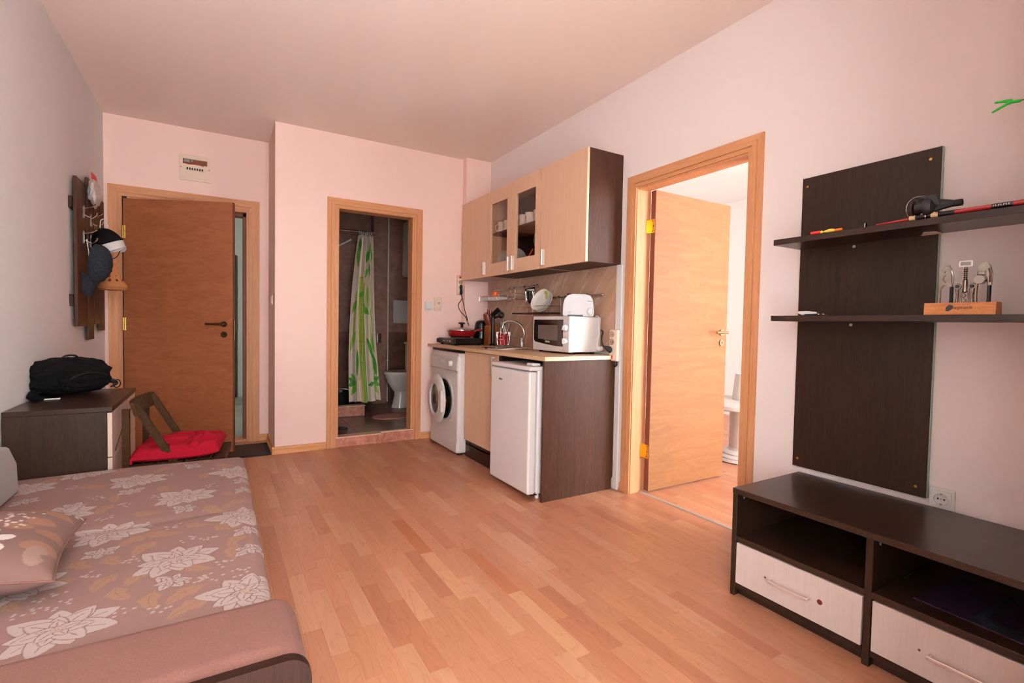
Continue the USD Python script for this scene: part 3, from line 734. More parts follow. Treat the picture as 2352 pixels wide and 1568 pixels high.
# pillow, leaning flat on the mattress near the front
def pillow_mesh(w, h, th, n=150):
    u = np.linspace(-1, 1, n); U, W = np.meshgrid(u, u, indexing='ij')
    pin = 1 - .10 * (1 - W ** 2) * 0 
    sx = w / 2 * (1 - .07 * (1 - U ** 2) * 0); 
    Xp = U * w / 2 * (1 - .08 * np.cos(W * math.pi / 2)); Yp = W * h / 2 * (1 - .08 * np.cos(U * math.pi / 2))
    prof = np.clip((1 - U ** 4) * (1 - W ** 4), 0, 1) ** .55
    nz = .08 * (meshkit.noise(np.stack([U * 3, W * 3, U * 0], -1)) - .5)
    top, bot = th / 2 * prof * (1 + nz), -th / 2 * prof * (1 - nz)
    v = np.vstack([np.stack([Xp, Yp, top], -1).reshape(-1, 3), np.stack([Xp, Yp, bot], -1).reshape(-1, 3)])
    I = np.arange(n * n).reshape(n, n); q = np.stack([I[:-1, :-1], I[1:, :-1], I[1:, 1:], I[:-1, 1:]], -1).reshape(-1, 4)
    f = np.vstack([q[:, [0, 1, 2]], q[:, [0, 2, 3]], q[:, [2, 1, 0]] + n * n, q[:, [3, 2, 0]] + n * n])
    return trimesh.Trimesh(v, f, process=False)
pm = pillow_mesh(.41, .40, .125)
pv = np.array(pm.vertices)
pt = Thing('throw_pillow', 'taupe floral throw pillow lying on the sofa mattress', 'pillow')
def soft(c): return np.array(lin(c))
pc = np.repeat(soft('755750')[None], len(pv), 0)
px_, py_ = pv[:, 0], pv[:, 1]
nzv = meshkit.fbm(np.stack([px_ * 9 + 3, py_ * 9, px_ * 0], 1), 3)
for (cx, cy, r) in ((.05, .145, .05), (.10, .13, .05), (.155, .11, .045), (.13, .045, .05), (-.06, .05, .04), (.165, -.02, .04), (.09, -.0, .035), (-.12, -.10, .05), (.16, -.10, .04)):
    m_ = np.hypot(px_ - cx, (py_ - cy) * 1.5) < r * (.25 + 1.3 * nzv); pc[m_] = pc[m_] * .45 + soft('96684F') * .55
for (cx, cy) in ((.085, .085), (.075, .02), (-.08, .12), (.16, .165)):
    r_ = random.Random(int(cx * 1000) + 7)
    for k_ in range(16):
        a, d = r_.uniform(0, 6.3), r_.uniform(.004, .033); pc[np.hypot(px_ - cx - d * math.cos(a) * 1.4, py_ - cy - d * math.sin(a)) < .0042] = soft('B9A096')
for (cx, cy, R, ro) in ((.03, -.085, .075, .3), (-.17, .06, .06, .9)):
    rr, th = np.hypot(px_ - cx, py_ - cy), np.arctan2(py_ - cy, px_ - cx); ph = (th - ro) * 7 / (2 * math.pi); f_ = abs(ph - np.round(ph)) * 2
    ins = rr < R * (1 - f_ ** 2) ** .5; pc[ins] = soft('C2B0AA'); pc[ins & (f_ > .88) & (rr > .2 * R)] = soft('84665E')
m_ = (np.hypot((px_ - .155) * 1.2, (py_ + .135) * .7) < .026) & (nzv > .5); pc[m_] = soft('866A5E')
T = trimesh.transformations.euler_matrix(math.radians(1), math.radians(9), math.radians(2), 'sxyz'); T[:3, 3] = (-.535, 1.690, .524)
pm.apply_transform(T)
pt.p('cover', pm, 'floral', tint=pc, smooth=True)
uu = np.linspace(-1, 1, 41)
def pe(u, w): return V(u * .205 * (1 - .08 * math.cos(w * math.pi / 2)), w * .20 * (1 - .08 * math.cos(u * math.pi / 2)), 0)
edge = [pe(a, -1) for a in uu] + [pe(1, a) for a in uu[1:]] + [pe(-a, 1) for a in uu[1:]] + [pe(-1, -a) for a in uu[1:]]
edge = [(T @ np.append(e, 1))[:3] for e in edge]
pt.p('seam', tube(edge, .0028, 6), 'fabric_taupe')

# ---- dresser
dx0, dx1, dy0, dy1, dz = -.765, -.405, 2.80, 3.525, .70
d = Thing('dresser', 'low dark wenge chest of drawers with cream fronts against the left wall', 'dresser')
d.p('top', bx(dx0, dx1, dy0, dy1, dz - .022, dz), 'wenge_flat')
d.p('side_panel', bx(dx0, dx1 - .02, dy0, dy0 + .018, 0, dz - .022), 'wenge'); d.p('side_panel', bx(dx0, dx1 - .02, dy1 - .018, dy1, 0, dz - .022), 'wenge')
d.p('back_panel', bx(dx0, dx0 + .006, dy0 + .018, dy1 - .018, .02, dz - .022, 0), 'wenge')
d.p('plinth', bx(dx1 - .06, dx1 - .045, dy0 + .018, dy1 - .018, 0, .06), 'wenge')
for i in range(3):
    z0 = .065 + i * .204
    dr = d.p('drawer', bx(dx1 - .02, dx1 - .003, dy0 + .004, dy1 - .004, z0, z0 + .200), 'dresser_front')
    d.p('handle', tube([(dx1 - .003, 3.05, z0 + .10), (dx1 + .012, 3.05, z0 + .10), (dx1 + .012, 3.27, z0 + .10), (dx1 - .003, 3.27, z0 + .10)], .004, 8), 'aluminium_handle', dr)
d.p('kick_board', bx(dx1 - .02, dx1 - .004, dy0 + .02, dy1 - .02, .0, .06), 'wenge')

# ---- black bag on the dresser
bag = Thing('backpack', 'black backpack lying on the dresser by the wall', 'bag')
def bag_body():
    m = trimesh.creation.icosphere(5, 1.0); v = np.array(m.vertices)
    v = np.sign(v) * abs(v) ** .72
    n_ = meshkit.fbm(v * 3.2 + 5, 3) - .5
    v = v * (1 + .24 * n_[:, None])
    v[:, 2] = np.where(v[:, 2] < 0, v[:, 2] * .9, v[:, 2] * (1 - .20 * np.clip(v[:, 0], 0, 1) ** 2))
    return trimesh.Trimesh(v, m.faces, process=False)
b0 = bag_body(); v = np.array(b0.vertices) * V(.095, .195, .098)
ca, sa = math.cos(math.radians(-38)), math.sin(math.radians(-38))
BC = V(-.655, 3.335, .70)
def bagp(x, y, z): return BC + V(x * ca - y * sa, x * sa + y * ca, z)
def place(v): return np.stack([BC[0] + v[:, 0] * ca - v[:, 1] * sa, BC[1] + v[:, 0] * sa + v[:, 1] * ca, BC[2] + v[:, 2]], 1)
v[:, 2] += .091; v[:, 2] = np.maximum(v[:, 2], .002)
bag.p('body', trimesh.Trimesh(place(v), b0.faces, process=False), 'bag_black', smooth=True)
bag.p('front_pocket', trimesh.Trimesh(place(np.array(bag_body().vertices) * V(.05, .13, .055) + V(.075, .0, .068)), b0.faces, process=False), 'bag_black', smooth=True)
bag.p('zip', tube([bagp(.055, y, .172 - .9 * (y / .19) ** 2 * .11) for y in np.linspace(-.16, .16, 12)], .004, 6), 'bag_trim')
bag.p('zip', tube([bagp(.118, y, .115 - .6 * (y / .13) ** 2 * .07) for y in np.linspace(-.10, .10, 10)], .003, 6), 'bag_trim')
bag.p('carry_loop', tube([bagp(-.02, -.03, .178), bagp(-.01, -.01, .198), bagp(0, .03, .198), bagp(.0, .05, .178)], .005, 8, smooth=4), 'bag_trim')
bag.p('strap', tube([bagp(.02, -.17, .04), bagp(.05, -.215, .03), bagp(.07, -.235, .018), bagp(.09, -.20, .012)], [.016, .018, .015, .010], 8, smooth=4), 'bag_black')
bag.p('strap', tube([bagp(.0, .17, .06), bagp(.03, .215, .045), bagp(.03, .235, .03), bagp(.01, .215, .012)], [.014, .012, .006, .004], 8, smooth=4), 'bag_trim')
bag.p('buckle_ring', tube([bagp(.02 + .0 * a, .245 + .022 * math.cos(a), .028 + .022 * math.sin(a)) for a in np.linspace(0, 2 * math.pi, 18)], .003, 6), 'bag_trim')
sl = Thing('paper_slip', 'small white paper slip lying on the dresser before the backpack', 'paper')
sl.p('sheet', turn(bx(-.735, -.655, 3.145, 3.17,   .7003, .7045, .001), 8, (0, 0, 1), (-.69, 3.155, .7)), 'paper_white')
cb = Thing('cable', 'thin brown cable running across the dresser drawer fronts', 'cable')
cb.p('cord', tube([(-.3985, 2.815, .50), (-.398, 2.95, .545), (-.3975, 3.1, .60), (-.398, 3.3, .62)], .0022, 6, smooth=4), 'brown_wire')

# ---- coat rack with its caps
cr = Thing('coat_rack', 'dark wenge wall coat rack of uneven vertical boards', 'coat rack')
for y0, y1, z0, z1 in ((3.965, 4.225, 1.04, 1.955), (4.275, 4.42, .948, 2.02), (4.445, 4.62, 1.05, 2.00), (4.66, 4.80, 1.00, 1.96)):
    cr.p('board', bx(-.753, -.735, y0, y1, z0, z1), 'wenge_warm')
for z in (1.79, 1.20): cr.p('batten', bx(XL + .001, -.753, 3.93, 4.83, z - .035, z + .035), 'wenge')
HK = [(4.15, 1.60), (4.35, 1.74), (4.35, 1.60), (4.15, 1.76)]
for y, z in HK:
    cr.p('hook', cat(bx(-.735, -.731, y - .012, y + .012, z - .03, z + .05, .001), tube([(-.731, y, z + .035), (-.69, y, z + .05), (-.672, y, z + .065)], [.005, .005, .007], 8, smooth=4),
                     tube([(-.731, y, z - .01), (-.70, y, z - .025), (-.675, y, z - .005), (-.672, y, z + .012)], [.005, .005, .005, .006], 8, smooth=4)), 'chrome')

def dome_mesh(rx, ry, rz, n=40, seed=0, crease=.04):
    m = trimesh.creation.icosphere(4, 1.0); v = np.array(m.vertices)
    v[:, 2] = np.maximum(v[:, 2], -.02)
    v *= (1 + crease * (meshkit.fbm(v * 2.2 + seed * 9, 3) - .5))[:, None]
    return trimesh.Trimesh(v * V(rx, ry, rz), m.faces, process=False)
def at_frame(m, o, ex, ez):
    ex, ez = np.asarray(ex, float), np.asarray(ez, float); ex /= np.linalg.norm(ex); ez = ez - ex * (ez @ ex); ez /= np.linalg.norm(ez)
    T = np.eye(4); T[:3, 0], T[:3, 1], T[:3, 2], T[:3, 3] = ex, np.cross(ez, ex), ez, o
    m = m.copy(); m.apply_transform(T); return m
def brim(r, length, thick, n=24, droop=.25):
    a = np.linspace(-1.15, 1.15, n); inn = np.stack([np.cos(a) * r, np.sin(a) * r], 1)
    out = np.stack([np.cos(a) * r * .55 + np.cos(a) ** .5 * 0 + r * .45 + length * np.cos(a * 1.15).clip(0, 1) ** .6, np.sin(a) * r * 1.02], 1)
    v = []; f = []
    for s in (0, thick):
        for k_ in range(6):
            u_ = k_ / 5; p_ = inn * (1 - u_) + out * u_
            v.append(np.column_stack([p_, s - droop * (p_[:, 1] ** 2) / r * 1.2 - .02 * u_ * length / .07]))
    v = np.vstack(v); L_ = 6 * n
    for k_ in range(5):
        for i in range(n - 1):
            p, q = k_ * n + i, (k_ + 1) * n + i
            f += [(p, q + 1, q), (p, p + 1, q + 1), (L_ + p, L_ + q, L_ + q + 1), (L_ + p, L_ + q + 1, L_ + p + 1)]
    for i in range(n - 1):
        for r0, sgn in ((0, 1), (5 * n, -1)):
            p = r0 + i; q = [(p, L_ + p, L_ + p + 1), (p, L_ + p + 1, p + 1)]; f += q if sgn > 0 else [t_[::-1] for t_ in q]
    for e in (0, n - 1):
        for k_ in range(5):
            p, q = k_ * n + e, (k_ + 1) * n + e; f += [(p, q, L_ + q), (p, L_ + q, L_ + p)]
    return trimesh.Trimesh(v, f, process=False)

c1 = Thing('cap', 'black cap with a white peak hanging on the coat rack', 'cap')
ex, ez = V(.90, -.10, .42), V(-.42, -.05, .90)
o = V(-.640, 4.36, 1.590)
c1.p('crown', at_frame(dome_mesh(.088, .086, .125, seed=1), o, ex, ez), 'cap_black', smooth=True)
c1.p('sweatband', at_frame(lathe([(.080, -.040), (.084, -.040), (.090, .010), (.085, .010)], n=40), o, ex, ez), 'cap_white')
c1.p('peak', at_frame(brim(.080, .020, .005), o + V(.0, 0, -.036), ex, ez), 'cap_white', smooth=40)
c1.p('strap_loop', tube([o + V(-.045, -.02, .115), o + V(-.04, -.03, .165), o + V(-.015, -.03, .17), o + V(.0, -.02, .12)], .003, 6, smooth=4), 'cap_white')
c1.p('tie_cord', tube([o + V(.06, -.01, -.025), o + V(.045, -.02, -.07), o + V(.01, -.03, -.095), o + V(-.01, -.03, -.08)], .0025, 6, smooth=4), 'cap_navy')
c2 = Thing('cap', 'faded navy mesh baseball cap hanging in front on the coat rack', 'cap')
o = V(-.672, 4.12, 1.445); ex, ez = V(-.10, -.10, -1), V(1, -.38, -.05)
c2.p('crown', at_frame(dome_mesh(.125, .082, .085, seed=4, crease=.14), o, ex, ez), 'cap_navy', smooth=True)
c2.p('peak', at_frame(brim(.096, .105, .004, droop=.5), o + V(.012, 0, -.020), ex, V(.9, -.4, -.25)), 'cap_navy', smooth=40)
c2.p('button', at_frame(lathe([(0, .092), (.007, .090), (.008, .084)], n=14), o, ex, ez), 'cap_navy')
c2.p('hanging_cord', cat(tube([(-.735 + .01, 4.15, 1.60), (-.70, 4.12, 1.46)], .002, 6), tube([(-.722, 4.16, 1.60), (-.71, 4.14, 1.46)], .002, 6)), 'cap_white')
c3 = Thing('straw_hat', 'small tan crocheted hat hanging lowest on the coat rack', 'hat')
o = V(-.632, 4.42, 1.312)
c3.p('crown', at_frame(lathe([(0, .172), (.016, .166), (.026, .140), (.036, .105), (.047, .072), (.061, .044), (.076, .024), (.083, .006), (.081, -.010), (.070, -.022), (.02, -.025)], n=36), o, (1, 0, 0), (-.18, .0, 1)), 'straw', smooth=True)
for r_, h_, k_ in ((.034, .108, 6), (.046, .072, 8), (.062, .042, 10)):
    for i in range(k_):
        a = 2 * math.pi * (i + .5 * (r_ > .06)) / k_; c_ = o + V(math.cos(a) * (r_ + .0), math.sin(a) * r_, h_) + V(-.18, 0, 0) * h_
        c3.p('hole', trimesh.Trimesh(np.array(trimesh.creation.icosphere(1, 1).vertices) * V(.009, .009, .013) + c_, trimesh.creation.icosphere(1, 1).faces), 'straw_hole', smooth=True)
for k_ in range(3):
    c3.p('braid', at_frame(lathe([(.082 - .002 * k_, .002 - .008 * k_), (.086 - .003 * k_, -.002 - .008 * k_), (.081 - .004 * k_, -.006 - .008 * k_)], n=36), o, (1, 0, 0), (-.18, 0, 1)), 'straw')
pb = Thing('plastic_bag', 'crumpled clear plastic bag stuck behind the top of the coat rack', 'bag')
m = trimesh.creation.icosphere(4, 1.0); v = np.array(m.vertices); v *= (1 + .7 * (meshkit.fbm(v * 1.8 + 3, 2) - .5))[:, None]
v = v * V(.026, .11, .075) * (1.1 - .25 * v[:, 2:3]) + V(-.705, 4.30, 1.945)
pb.p('film', trimesh.Trimesh(v, m.faces, process=False), 'film', smooth=60)
rp = Thing('red_pennant', 'bright red plastic tag poking up above the coat rack', 'tag')
rp.p('sheet', extr(Polygon([(4.33, 2.07), (4.46, 2.075), (4.53, 2.03), (4.55, 1.93), (4.49, 1.86), (4.45, 1.93), (4.36, 1.985)]), .004, (-.728, 0, 0), (0, 1, 0), (0, 0, 1)), 'red_plastic')

# ---- folding chair and its cushion
ch = Thing('folding_chair', 'dark brown wooden folding chair in front of the entrance door', 'chair')
def plank(p0, p1, w, th, side):
    """bar of section w x th from p0 to p1; side is the direction of w"""
    p0, p1, s_ = V(*p0), V(*p1), V(*side); d_ = (p1 - p0) / np.linalg.norm(p1 - p0); s_ = s_ - d_ * (s_ @ d_); s_ /= np.linalg.norm(s_); n_ = np.cross(d_, s_)
    return hull([p + s_ * a * w / 2 + n_ * b * th / 2 for p in (p0, p1) for a in (-1, 1) for b in (-1, 1)])
cy0, cy1, sz = 2.845, 3.235, .405
for y in (cy0 + .03, cy1 - .03):
    ch.p('back_stile', plank((-.338, y, .695), (.02, y, .03), .031, .020, (1, 0, .5)), 'chair_wood')
for y in (cy0 + .055, cy1 - .055):
    ch.p('rear_leg', plank((-.015, y, .40), (-.34, y, .03), .032, .020, (1, 0, -.5)), 'chair_wood')
for y in (cy0 + .012, cy1 - .012):
    ch.p('back_post', plank((-.366, y, .375), (-.366, y, .672), .028, .018, (1, 0, 0)), 'chair_wood')
yy = np.linspace(cy0 + .0, cy1 - .0, 9)
rail = [V(-.334 - .022 * (1 - ((y - 3.04) / .2) ** 2) + (.68 - z) * .30, y, z) + V(dx_, 0, 0) for y in yy for z in (.640, .705) for dx_ in (-.009, .009)]
ch.p('top_rail', cat(*[hull(rail[4 * i:4 * i + 8]) for i in range(8)]), 'chair_wood')
ch.p('seat_rail', bx(-.37, .03, cy0, cy0 + .022, sz - .035, sz), 'chair_wood'); ch.p('seat_rail', bx(-.37, .03, cy1 - .022, cy1, sz - .035, sz), 'chair_wood')
for i in range(7):
    x = -.36 + i * .056
    ch.p('seat_slat', bx(x, x + .046, cy0 + .022, cy1 - .022, sz - .012, sz + .002), 'chair_wood')
ch.p('front_rail', bx(.012, .032, cy0 + .022, cy1 - .022, sz - .03, sz + .004), 'chair_wood')
for y in (cy0 + .042, cy1 - .042): ch.p('hinge_bolt', cyl((-.1585, y - .022, .373), (-.1585, y + .022, .373), .007, n=12), 'old_bronze')
cu = Thing('seat_cushion', 'red tufted seat cushion lying on the folding chair', 'cushion')
n = 90; u = np.linspace(-1, 1, n); U, W = np.meshgrid(u, u, indexing='ij')
tuft = np.zeros_like(U)
for a in (-.5, 0.06, .58):
    for b in (-.5, .5): tuft += np.exp(-((U - a) ** 2 + (W - b) ** 2) / .06)
prof = np.clip((1 - U ** 6) * (1 - W ** 6), 0, 1) ** .5
top = .052 * prof * (1 + .5 * (meshkit.noise(np.stack([U * 3.5 + 9, W * 3.5, U * 0], -1)) - .5) - .35 * np.exp(-((meshkit.noise(np.stack([U * 2.6 + 4, W * 2.6, U * 0], -1)) - .5) / .045) ** 2)) * (1 - .55 * np.clip(tuft, 0, 1)) + .016 * prof
tilt = .0
Xc, Yc = -.175 + U * .183, 3.045 + W * .187
lift = .018 * np.clip(U, 0, 1) ** 2
v = np.vstack([np.stack([Xc, Yc, sz + .010 + lift + top + .012], -1).reshape(-1, 3), np.stack([Xc, Yc, sz + .0025 + lift * .8 + .020 * (1 - prof)], -1).reshape(-1, 3)])
I = np.arange(n * n).reshape(n, n); q = np.stack([I[:-1, :-1], I[1:, :-1], I[1:, 1:], I[:-1, 1:]], -1).reshape(-1, 4)
f = np.vstack([q[:, [0, 1, 2]], q[:, [0, 2, 3]], q[:, [2, 1, 0]] + n * n, q[:, [3, 2, 0]] + n * n])
ring = np.concatenate([I[:, 0], I[-1, 1:], I[-2::-1, -1], I[0, -2:0:-1]]); k = n * n
f = np.vstack([f, np.array([t_ for a in range(len(ring)) for t_ in ((ring[a], ring[(a + 1) % len(ring)] + k, ring[a] + k), (ring[a], ring[(a + 1) % len(ring)], ring[(a + 1) % len(ring)] + k))])[:, ::-1]])
cu.p('cover', trimesh.Trimesh(v, f, process=False), 'red_cushion', smooth=True)
for a in (-.5, 0.06, .58):
    for b in (-.5, .5):
        i, j = int((a + 1) / 2 * (n - 1)), int((b + 1) / 2 * (n - 1)); c_ = V(Xc[i, j], Yc[i, j], sz + .023 + lift[i, j] + top[i, j])
        cu.p('tuft_button', trimesh.Trimesh(np.array(trimesh.creation.icosphere(1, 1).vertices) * V(.007, .007, .003) + c_, trimesh.creation.icosphere(1, 1).faces), 'red_cushion', smooth=True)
for y in (cy0 + .02, cy1 - .02): cu.p('tie', bx(-.382, -.345, y - .012, y + .012, sz + .004, sz + .030, .003), 'red_cushion')

for q_ in ch.parts + cu.parts: q_['mesh'] = turn(q_['mesh'], -6, (0, 0, 1), (-.17, 3.04, 0)).apply_translation((.016, 0, 0))

# ---- doormat and fuse box, switch by the door
dm = Thing('doormat', 'brown doormat with a black rubber border before the entrance door', 'doormat')
dm.p('border', extr(Polygon(rrect(-.30, .375, 4.435, 4.88, .01).exterior, [rrect(-.27, .345, 4.465, 4.85, .004).exterior.coords]), .006, (0, 0, 0.0005), (1, 0, 0), (0, 1, 0)), 'rubber_edge')
dm.p('pile', bx(-.27, .345, 4.465, 4.85, .001, .009, .002), 'doormat')
fb = Thing('fuse_box', 'flush cream fuse box with clear flap above the entrance door', 'fuse box')
def wallx(x0, x1, z0, z1, d, y=YE, b=.002): return bx(x0, x1, y - d, y, z0, z1, b)
fb.p('cover', wallx(-.272, -.052, 2.262, 2.475, .012), 'plastic_cream')
fb.p('window_recess', bx(-.250, -.075, YE - .0135, YE - .012, 2.400, 2.440, 0), 'leaf_edge')
fb.p('terminal_bar', cat(bx(-.242, -.200, YE - .018, YE - .0135, 2.412, 2.434), bx(-.19, -.178, YE - .018, YE - .0135, 2.418, 2.436)), 'print_grey')
fb.p('breaker_row', bx(-.228, -.098, YE - .022, YE - .012, 2.345, 2.392), 'plastic_cream')
for i in range(7):
    x = -.222 + i * .0178
    fb.p('breaker_lever', bx(x, x + .011, YE - .029, YE - .022, 2.350, 2.366, .001), 'plastic_black')
fb.p('red_wire', tube([(-.235, YE - .016, 2.404), (-.21, YE - .018, 2.398), (-.15, YE - .018, 2.402), (-.10, YE - .017, 2.396)], .003, 6, smooth=3), 'red_switch')
fb.p('flap', extr(Polygon(rrect(-.256, -.068, 2.285, 2.45, .006).exterior, [rrect(-.249, -.075, 2.292, 2.443, .004).exterior.coords]), .004, (0, YE - .012, 0), (1, 0, 0), (0, 0, 1)), 'plastic_cream')
for x in (-.262, -.062): fb.p('screw', cyl((x, YE - .012, 2.37), (x, YE - .0135, 2.37), .004, n=10), 'old_bronze')
def switch(label, x0, x1, z0, z1, mtl, rockers=1):
    s_ = Thing('light_switch', label, 'light switch')
    pl = s_.p('plate', bx(x0, x1, YB - .010, YB - .0005, z0, z1, .003), mtl)
    g_ = (x1 - x0) * .14; h_ = (z1 - z0) * .14
    s_.p('rocker', hull([(x, y, z) for x in (x0 + g_, x1 - g_) for y, z in ((YB - .010, z0 + h_), (YB - .010, z1 - h_), (YB - .0155, z0 + h_ + .004), (YB - .012, z1 - h_ - .004))]), mtl)
    return s_
switch('small square white light switch left of the cream one', 1.683, 1.762, 1.219, 1.302, 'plastic_white')
s2 = switch('taller cream switch plate right beside the bathroom doorway', 1.774, 1.853, 1.220, 1.352, 'plastic_cream')
s2.p('indicator', cyl((1.822, YB - .0155, 1.292), (1.822, YB - .018, 1.292), .006, n=12), 'old_bronze')
s3 = Thing('light_switch', 'switch seen edge on beside the entrance door', 'light switch')
s3.p('plate', bx(.388, .3995, 4.60, 4.68, 1.23, 1.31, .003), 'plastic_cream'); s3.p('rocker', bx(.384, .388, 4.612, 4.668, 1.242, 1.298, .002), 'plastic_cream')

# ================================================================== KITCHEN
KY0, KY1, WT = 2.49, 4.37, .905           # run of the kitchen along the right wall; top of the worktop
wt = Thing('worktop', 'beige marbled laminate worktop along the kitchen wall', 'worktop')
slab = Polygon([(1.722, KY0 - .004), (2.318, KY0 - .004), (2.318, KY1 - .003), (2.06, KY1 - .003), (2.06, YB - .002), (1.722, YB - .002)])
hole = Point(2.02, 3.445).buffer(.185, quad_segs=16)
wt.p('slab', extr(slab.difference(hole), .026, (0, 0, WT - .026), (1, 0, 0), (0, 1, 0)), 'worktop')
wt.p('gap_shade_strip', bx(1.77, 1.786, 3.695, 4.44, .8555, WT - .0265), 'wenge'); wt.p('gap_shade_strip', bx(1.80, 1.816, 2.512, 3.116, .8615, WT - .0265), 'wenge')  # dark strips added to paint the shade in the gaps over washer and fridge
wt.p('end_band', bx(1.7225, 2.318, KY0 - .0065, KY0 - .004, WT - .0255, WT - .0005, .0003), 'edge_band')
wt.p('front_band', bx(1.7195, 1.722, KY0 - .004, YB - .002, WT - .0255, WT - .0005, .0003), 'worktop')
tq = Thing('trim_5', 'grey sealing strip where the worktop meets the splashback', 'trim', kind='structure')
tq.p('strip', bx(2.306, 2.3175, KY0, 3.32, WT + .0003, WT + .018, .003), 'appliance_grey')
bs = Thing('backsplash', 'brown marbled splashback panel between worktop and upper cabinets', 'splashback')
bs.p('panel', bx(2.318, 2.3295, 2.508, 4.369, WT - .02, 1.512, .0005), 'splash')
sp = Thing('side_panel', 'tall dark wenge end panel standing beside the fridge', 'panel')
sp.p('board', extr(Polygon([(1.722, 0), (2.285, 0), (2.285, .065), (2.298, .085), (2.298, WT - .0265), (1.722, WT - .0265)]), .018, (0, KY0 + .018, 0), (1, 0, 0), (0, 0, 1)), 'wenge_warm')

# base cabinet with the sink
bc_ = Thing('base_cabinet', 'sink base cabinet with one beech coloured door and dark plinth', 'cabinet')
bc_.p('side_panel', bx(1.772, 2.30, 3.672, 3.688, .10, WT - .027), 'wenge'); bc_.p('side_panel', bx(1.772, 2.30, 3.12, 3.136, .10, WT - .027), 'wenge')
bc_.p('bottom_panel', bx(1.772, 2.30, 3.136, 3.672, .10, .116), 'cream_front')
bc_.p('front_rail', bx(1.774, 1.79, 3.136, 3.672, WT - .09, WT - .027), 'wenge')
dr = bc_.p('door', bx(1.752, 1.770, 3.142, 3.690, .146, .872, .0015), 'cream_front')
bc_.p('handle', cat(bx(1.728, 1.752, 3.176, 3.204, .728, .742, .002), bx(1.728, 1.752, 3.176, 3.204, .846, .86, .002), bx(1.724, 1.733, 3.174, 3.206, .725, .863, .003)), 'aluminium_handle', dr)
bc_.p('plinth', bx(1.772, 1.788, 3.10, 3.695, .0, .142), 'wenge')

# washing machine
wm = Thing('washing_machine', 'white front loading washing machine with its round door ajar', 'washing machine')
wy0, wy1, wx0 = 3.705, 4.298, 1.70
wm.p('body', trimesh.boolean.difference([rbx(wx0, 2.22, wy0, wy1, .018, .842, .022), cyl((wx0 - .1, 3.985, .445), (wx0 + .30, 3.985, .445), .166, n=48)], engine='manifold'), 'appliance_white')
wm.p('top_lid', rbx(wx0 + .006, 2.22, wy0 + .002, wy1 - .002, .828, .853, .010), 'appliance_white')
wm.p('control_panel', hull([V(x, y, z) + _s * .006 for y in (wy0 + .012, wy1 - .012) for x, z in ((wx0 + .005, .700), (wx0 - .006, .712), (wx0 + .002, .818), (wx0 + .02, .822))]), 'appliance_grey')
wm.p('kick_panel', rbx(wx0 - .004, wx0 + .02, wy0 + .006, wy1 - .006, .022, .108, .008), 'appliance_white')
wm.p('drawer_handle', rbx(wx0 - .008, wx0 + .01, 4.13, 4.27, .735, .80, .006), 'appliance_white')
wm.p('knob', lathe([(.0, .034), (.020, .034), (.024, .028), (.027, .004), (.027, 0)], (wx0 - .004, 3.83, .763), (-1, 0, 0), 28), 'appliance_white')
for i in range(3): wm.p('button', cyl((wx0 - .005, 4.03 - i * .028, .772), (wx0 - .012, 4.03 - i * .028, .772), .007, n=14), 'plastic_white')
oc = V(wx0, 3.985, .445)
wm.p('opening_ring', lathe([(.20, -.002), (.205, .010), (.185, .012), (.168, .004), (.160, -.03), (.158, -.10)], oc, (-1, 0, 0), 48), 'appliance_grey')
wm.p('gasket', lathe([(.172, .006), (.165, .013), (.150, .008), (.140, -.025), (.148, -.05)], oc, (-1, 0, 0), 48), 'rubber_black')
wm.p('drum', lathe([(.158, -.02), (.156, -.24), (.0, -.25)], oc, (-1, 0, 0), 40), 'steel')
for i in range(6): wm.p('drum_hole', bx(wx0 + .05, wx0 + .2, 3.985 + .14 * math.cos(i), 3.985 + .14 * math.cos(i) + .006, .445 + .14 * math.sin(i), .445 + .14 * math.sin(i) + .006, 0), 'dark_hole')
hy_ = 4.215; dang = -5
def swing(m): return turn(m, dang, (0, 0, 1), (wx0 - .006, hy_, 0))
dc = V(wx0 - .040, 4.025, .445)
wd = wm.p('door_ring', swing(lathe([(.128, .020), (.140, .026), (.185, .020), (.212, .002), (.214, -.012), (.205, -.020), (.135, -.016), (.128, .0), (.128, .020)], dc, (-1, 0, 0), 56)), 'appliance_white')
wm.p('door_glass', swing(lathe([(.0, -.045), (.07, -.040), (.115, -.012), (.128, .006), (.130, .010), (.0, .004)], dc, (-1, 0, 0), 48)), 'porthole_glass', wd)
wm.p('door_grip', swing(rbx(dc[0] - .030, dc[0] + .004, 3.812, 3.850, .35, .54, .010)), 'appliance_white', wd)
wm.p('latch', swing(bx(dc[0] + .012, dc[0] + .034, 3.835, 3.86, .435, .46, .004)), 'chrome', wd)
wm.p('hinge', cat(bx(wx0 - .04, wx0 + .002, hy_ - .01, hy_ + .02, .50, .56), bx(wx0 - .04, wx0 + .002, hy_ - .01, hy_ + .02, .33, .39)), 'appliance_grey')
for y in (wy0 + .05, wy1 - .05):
    for x in (wx0 + .05, 2.17): wm.p('foot', cyl((x, y, 0), (x, y, .022), .02), 'plastic_black')

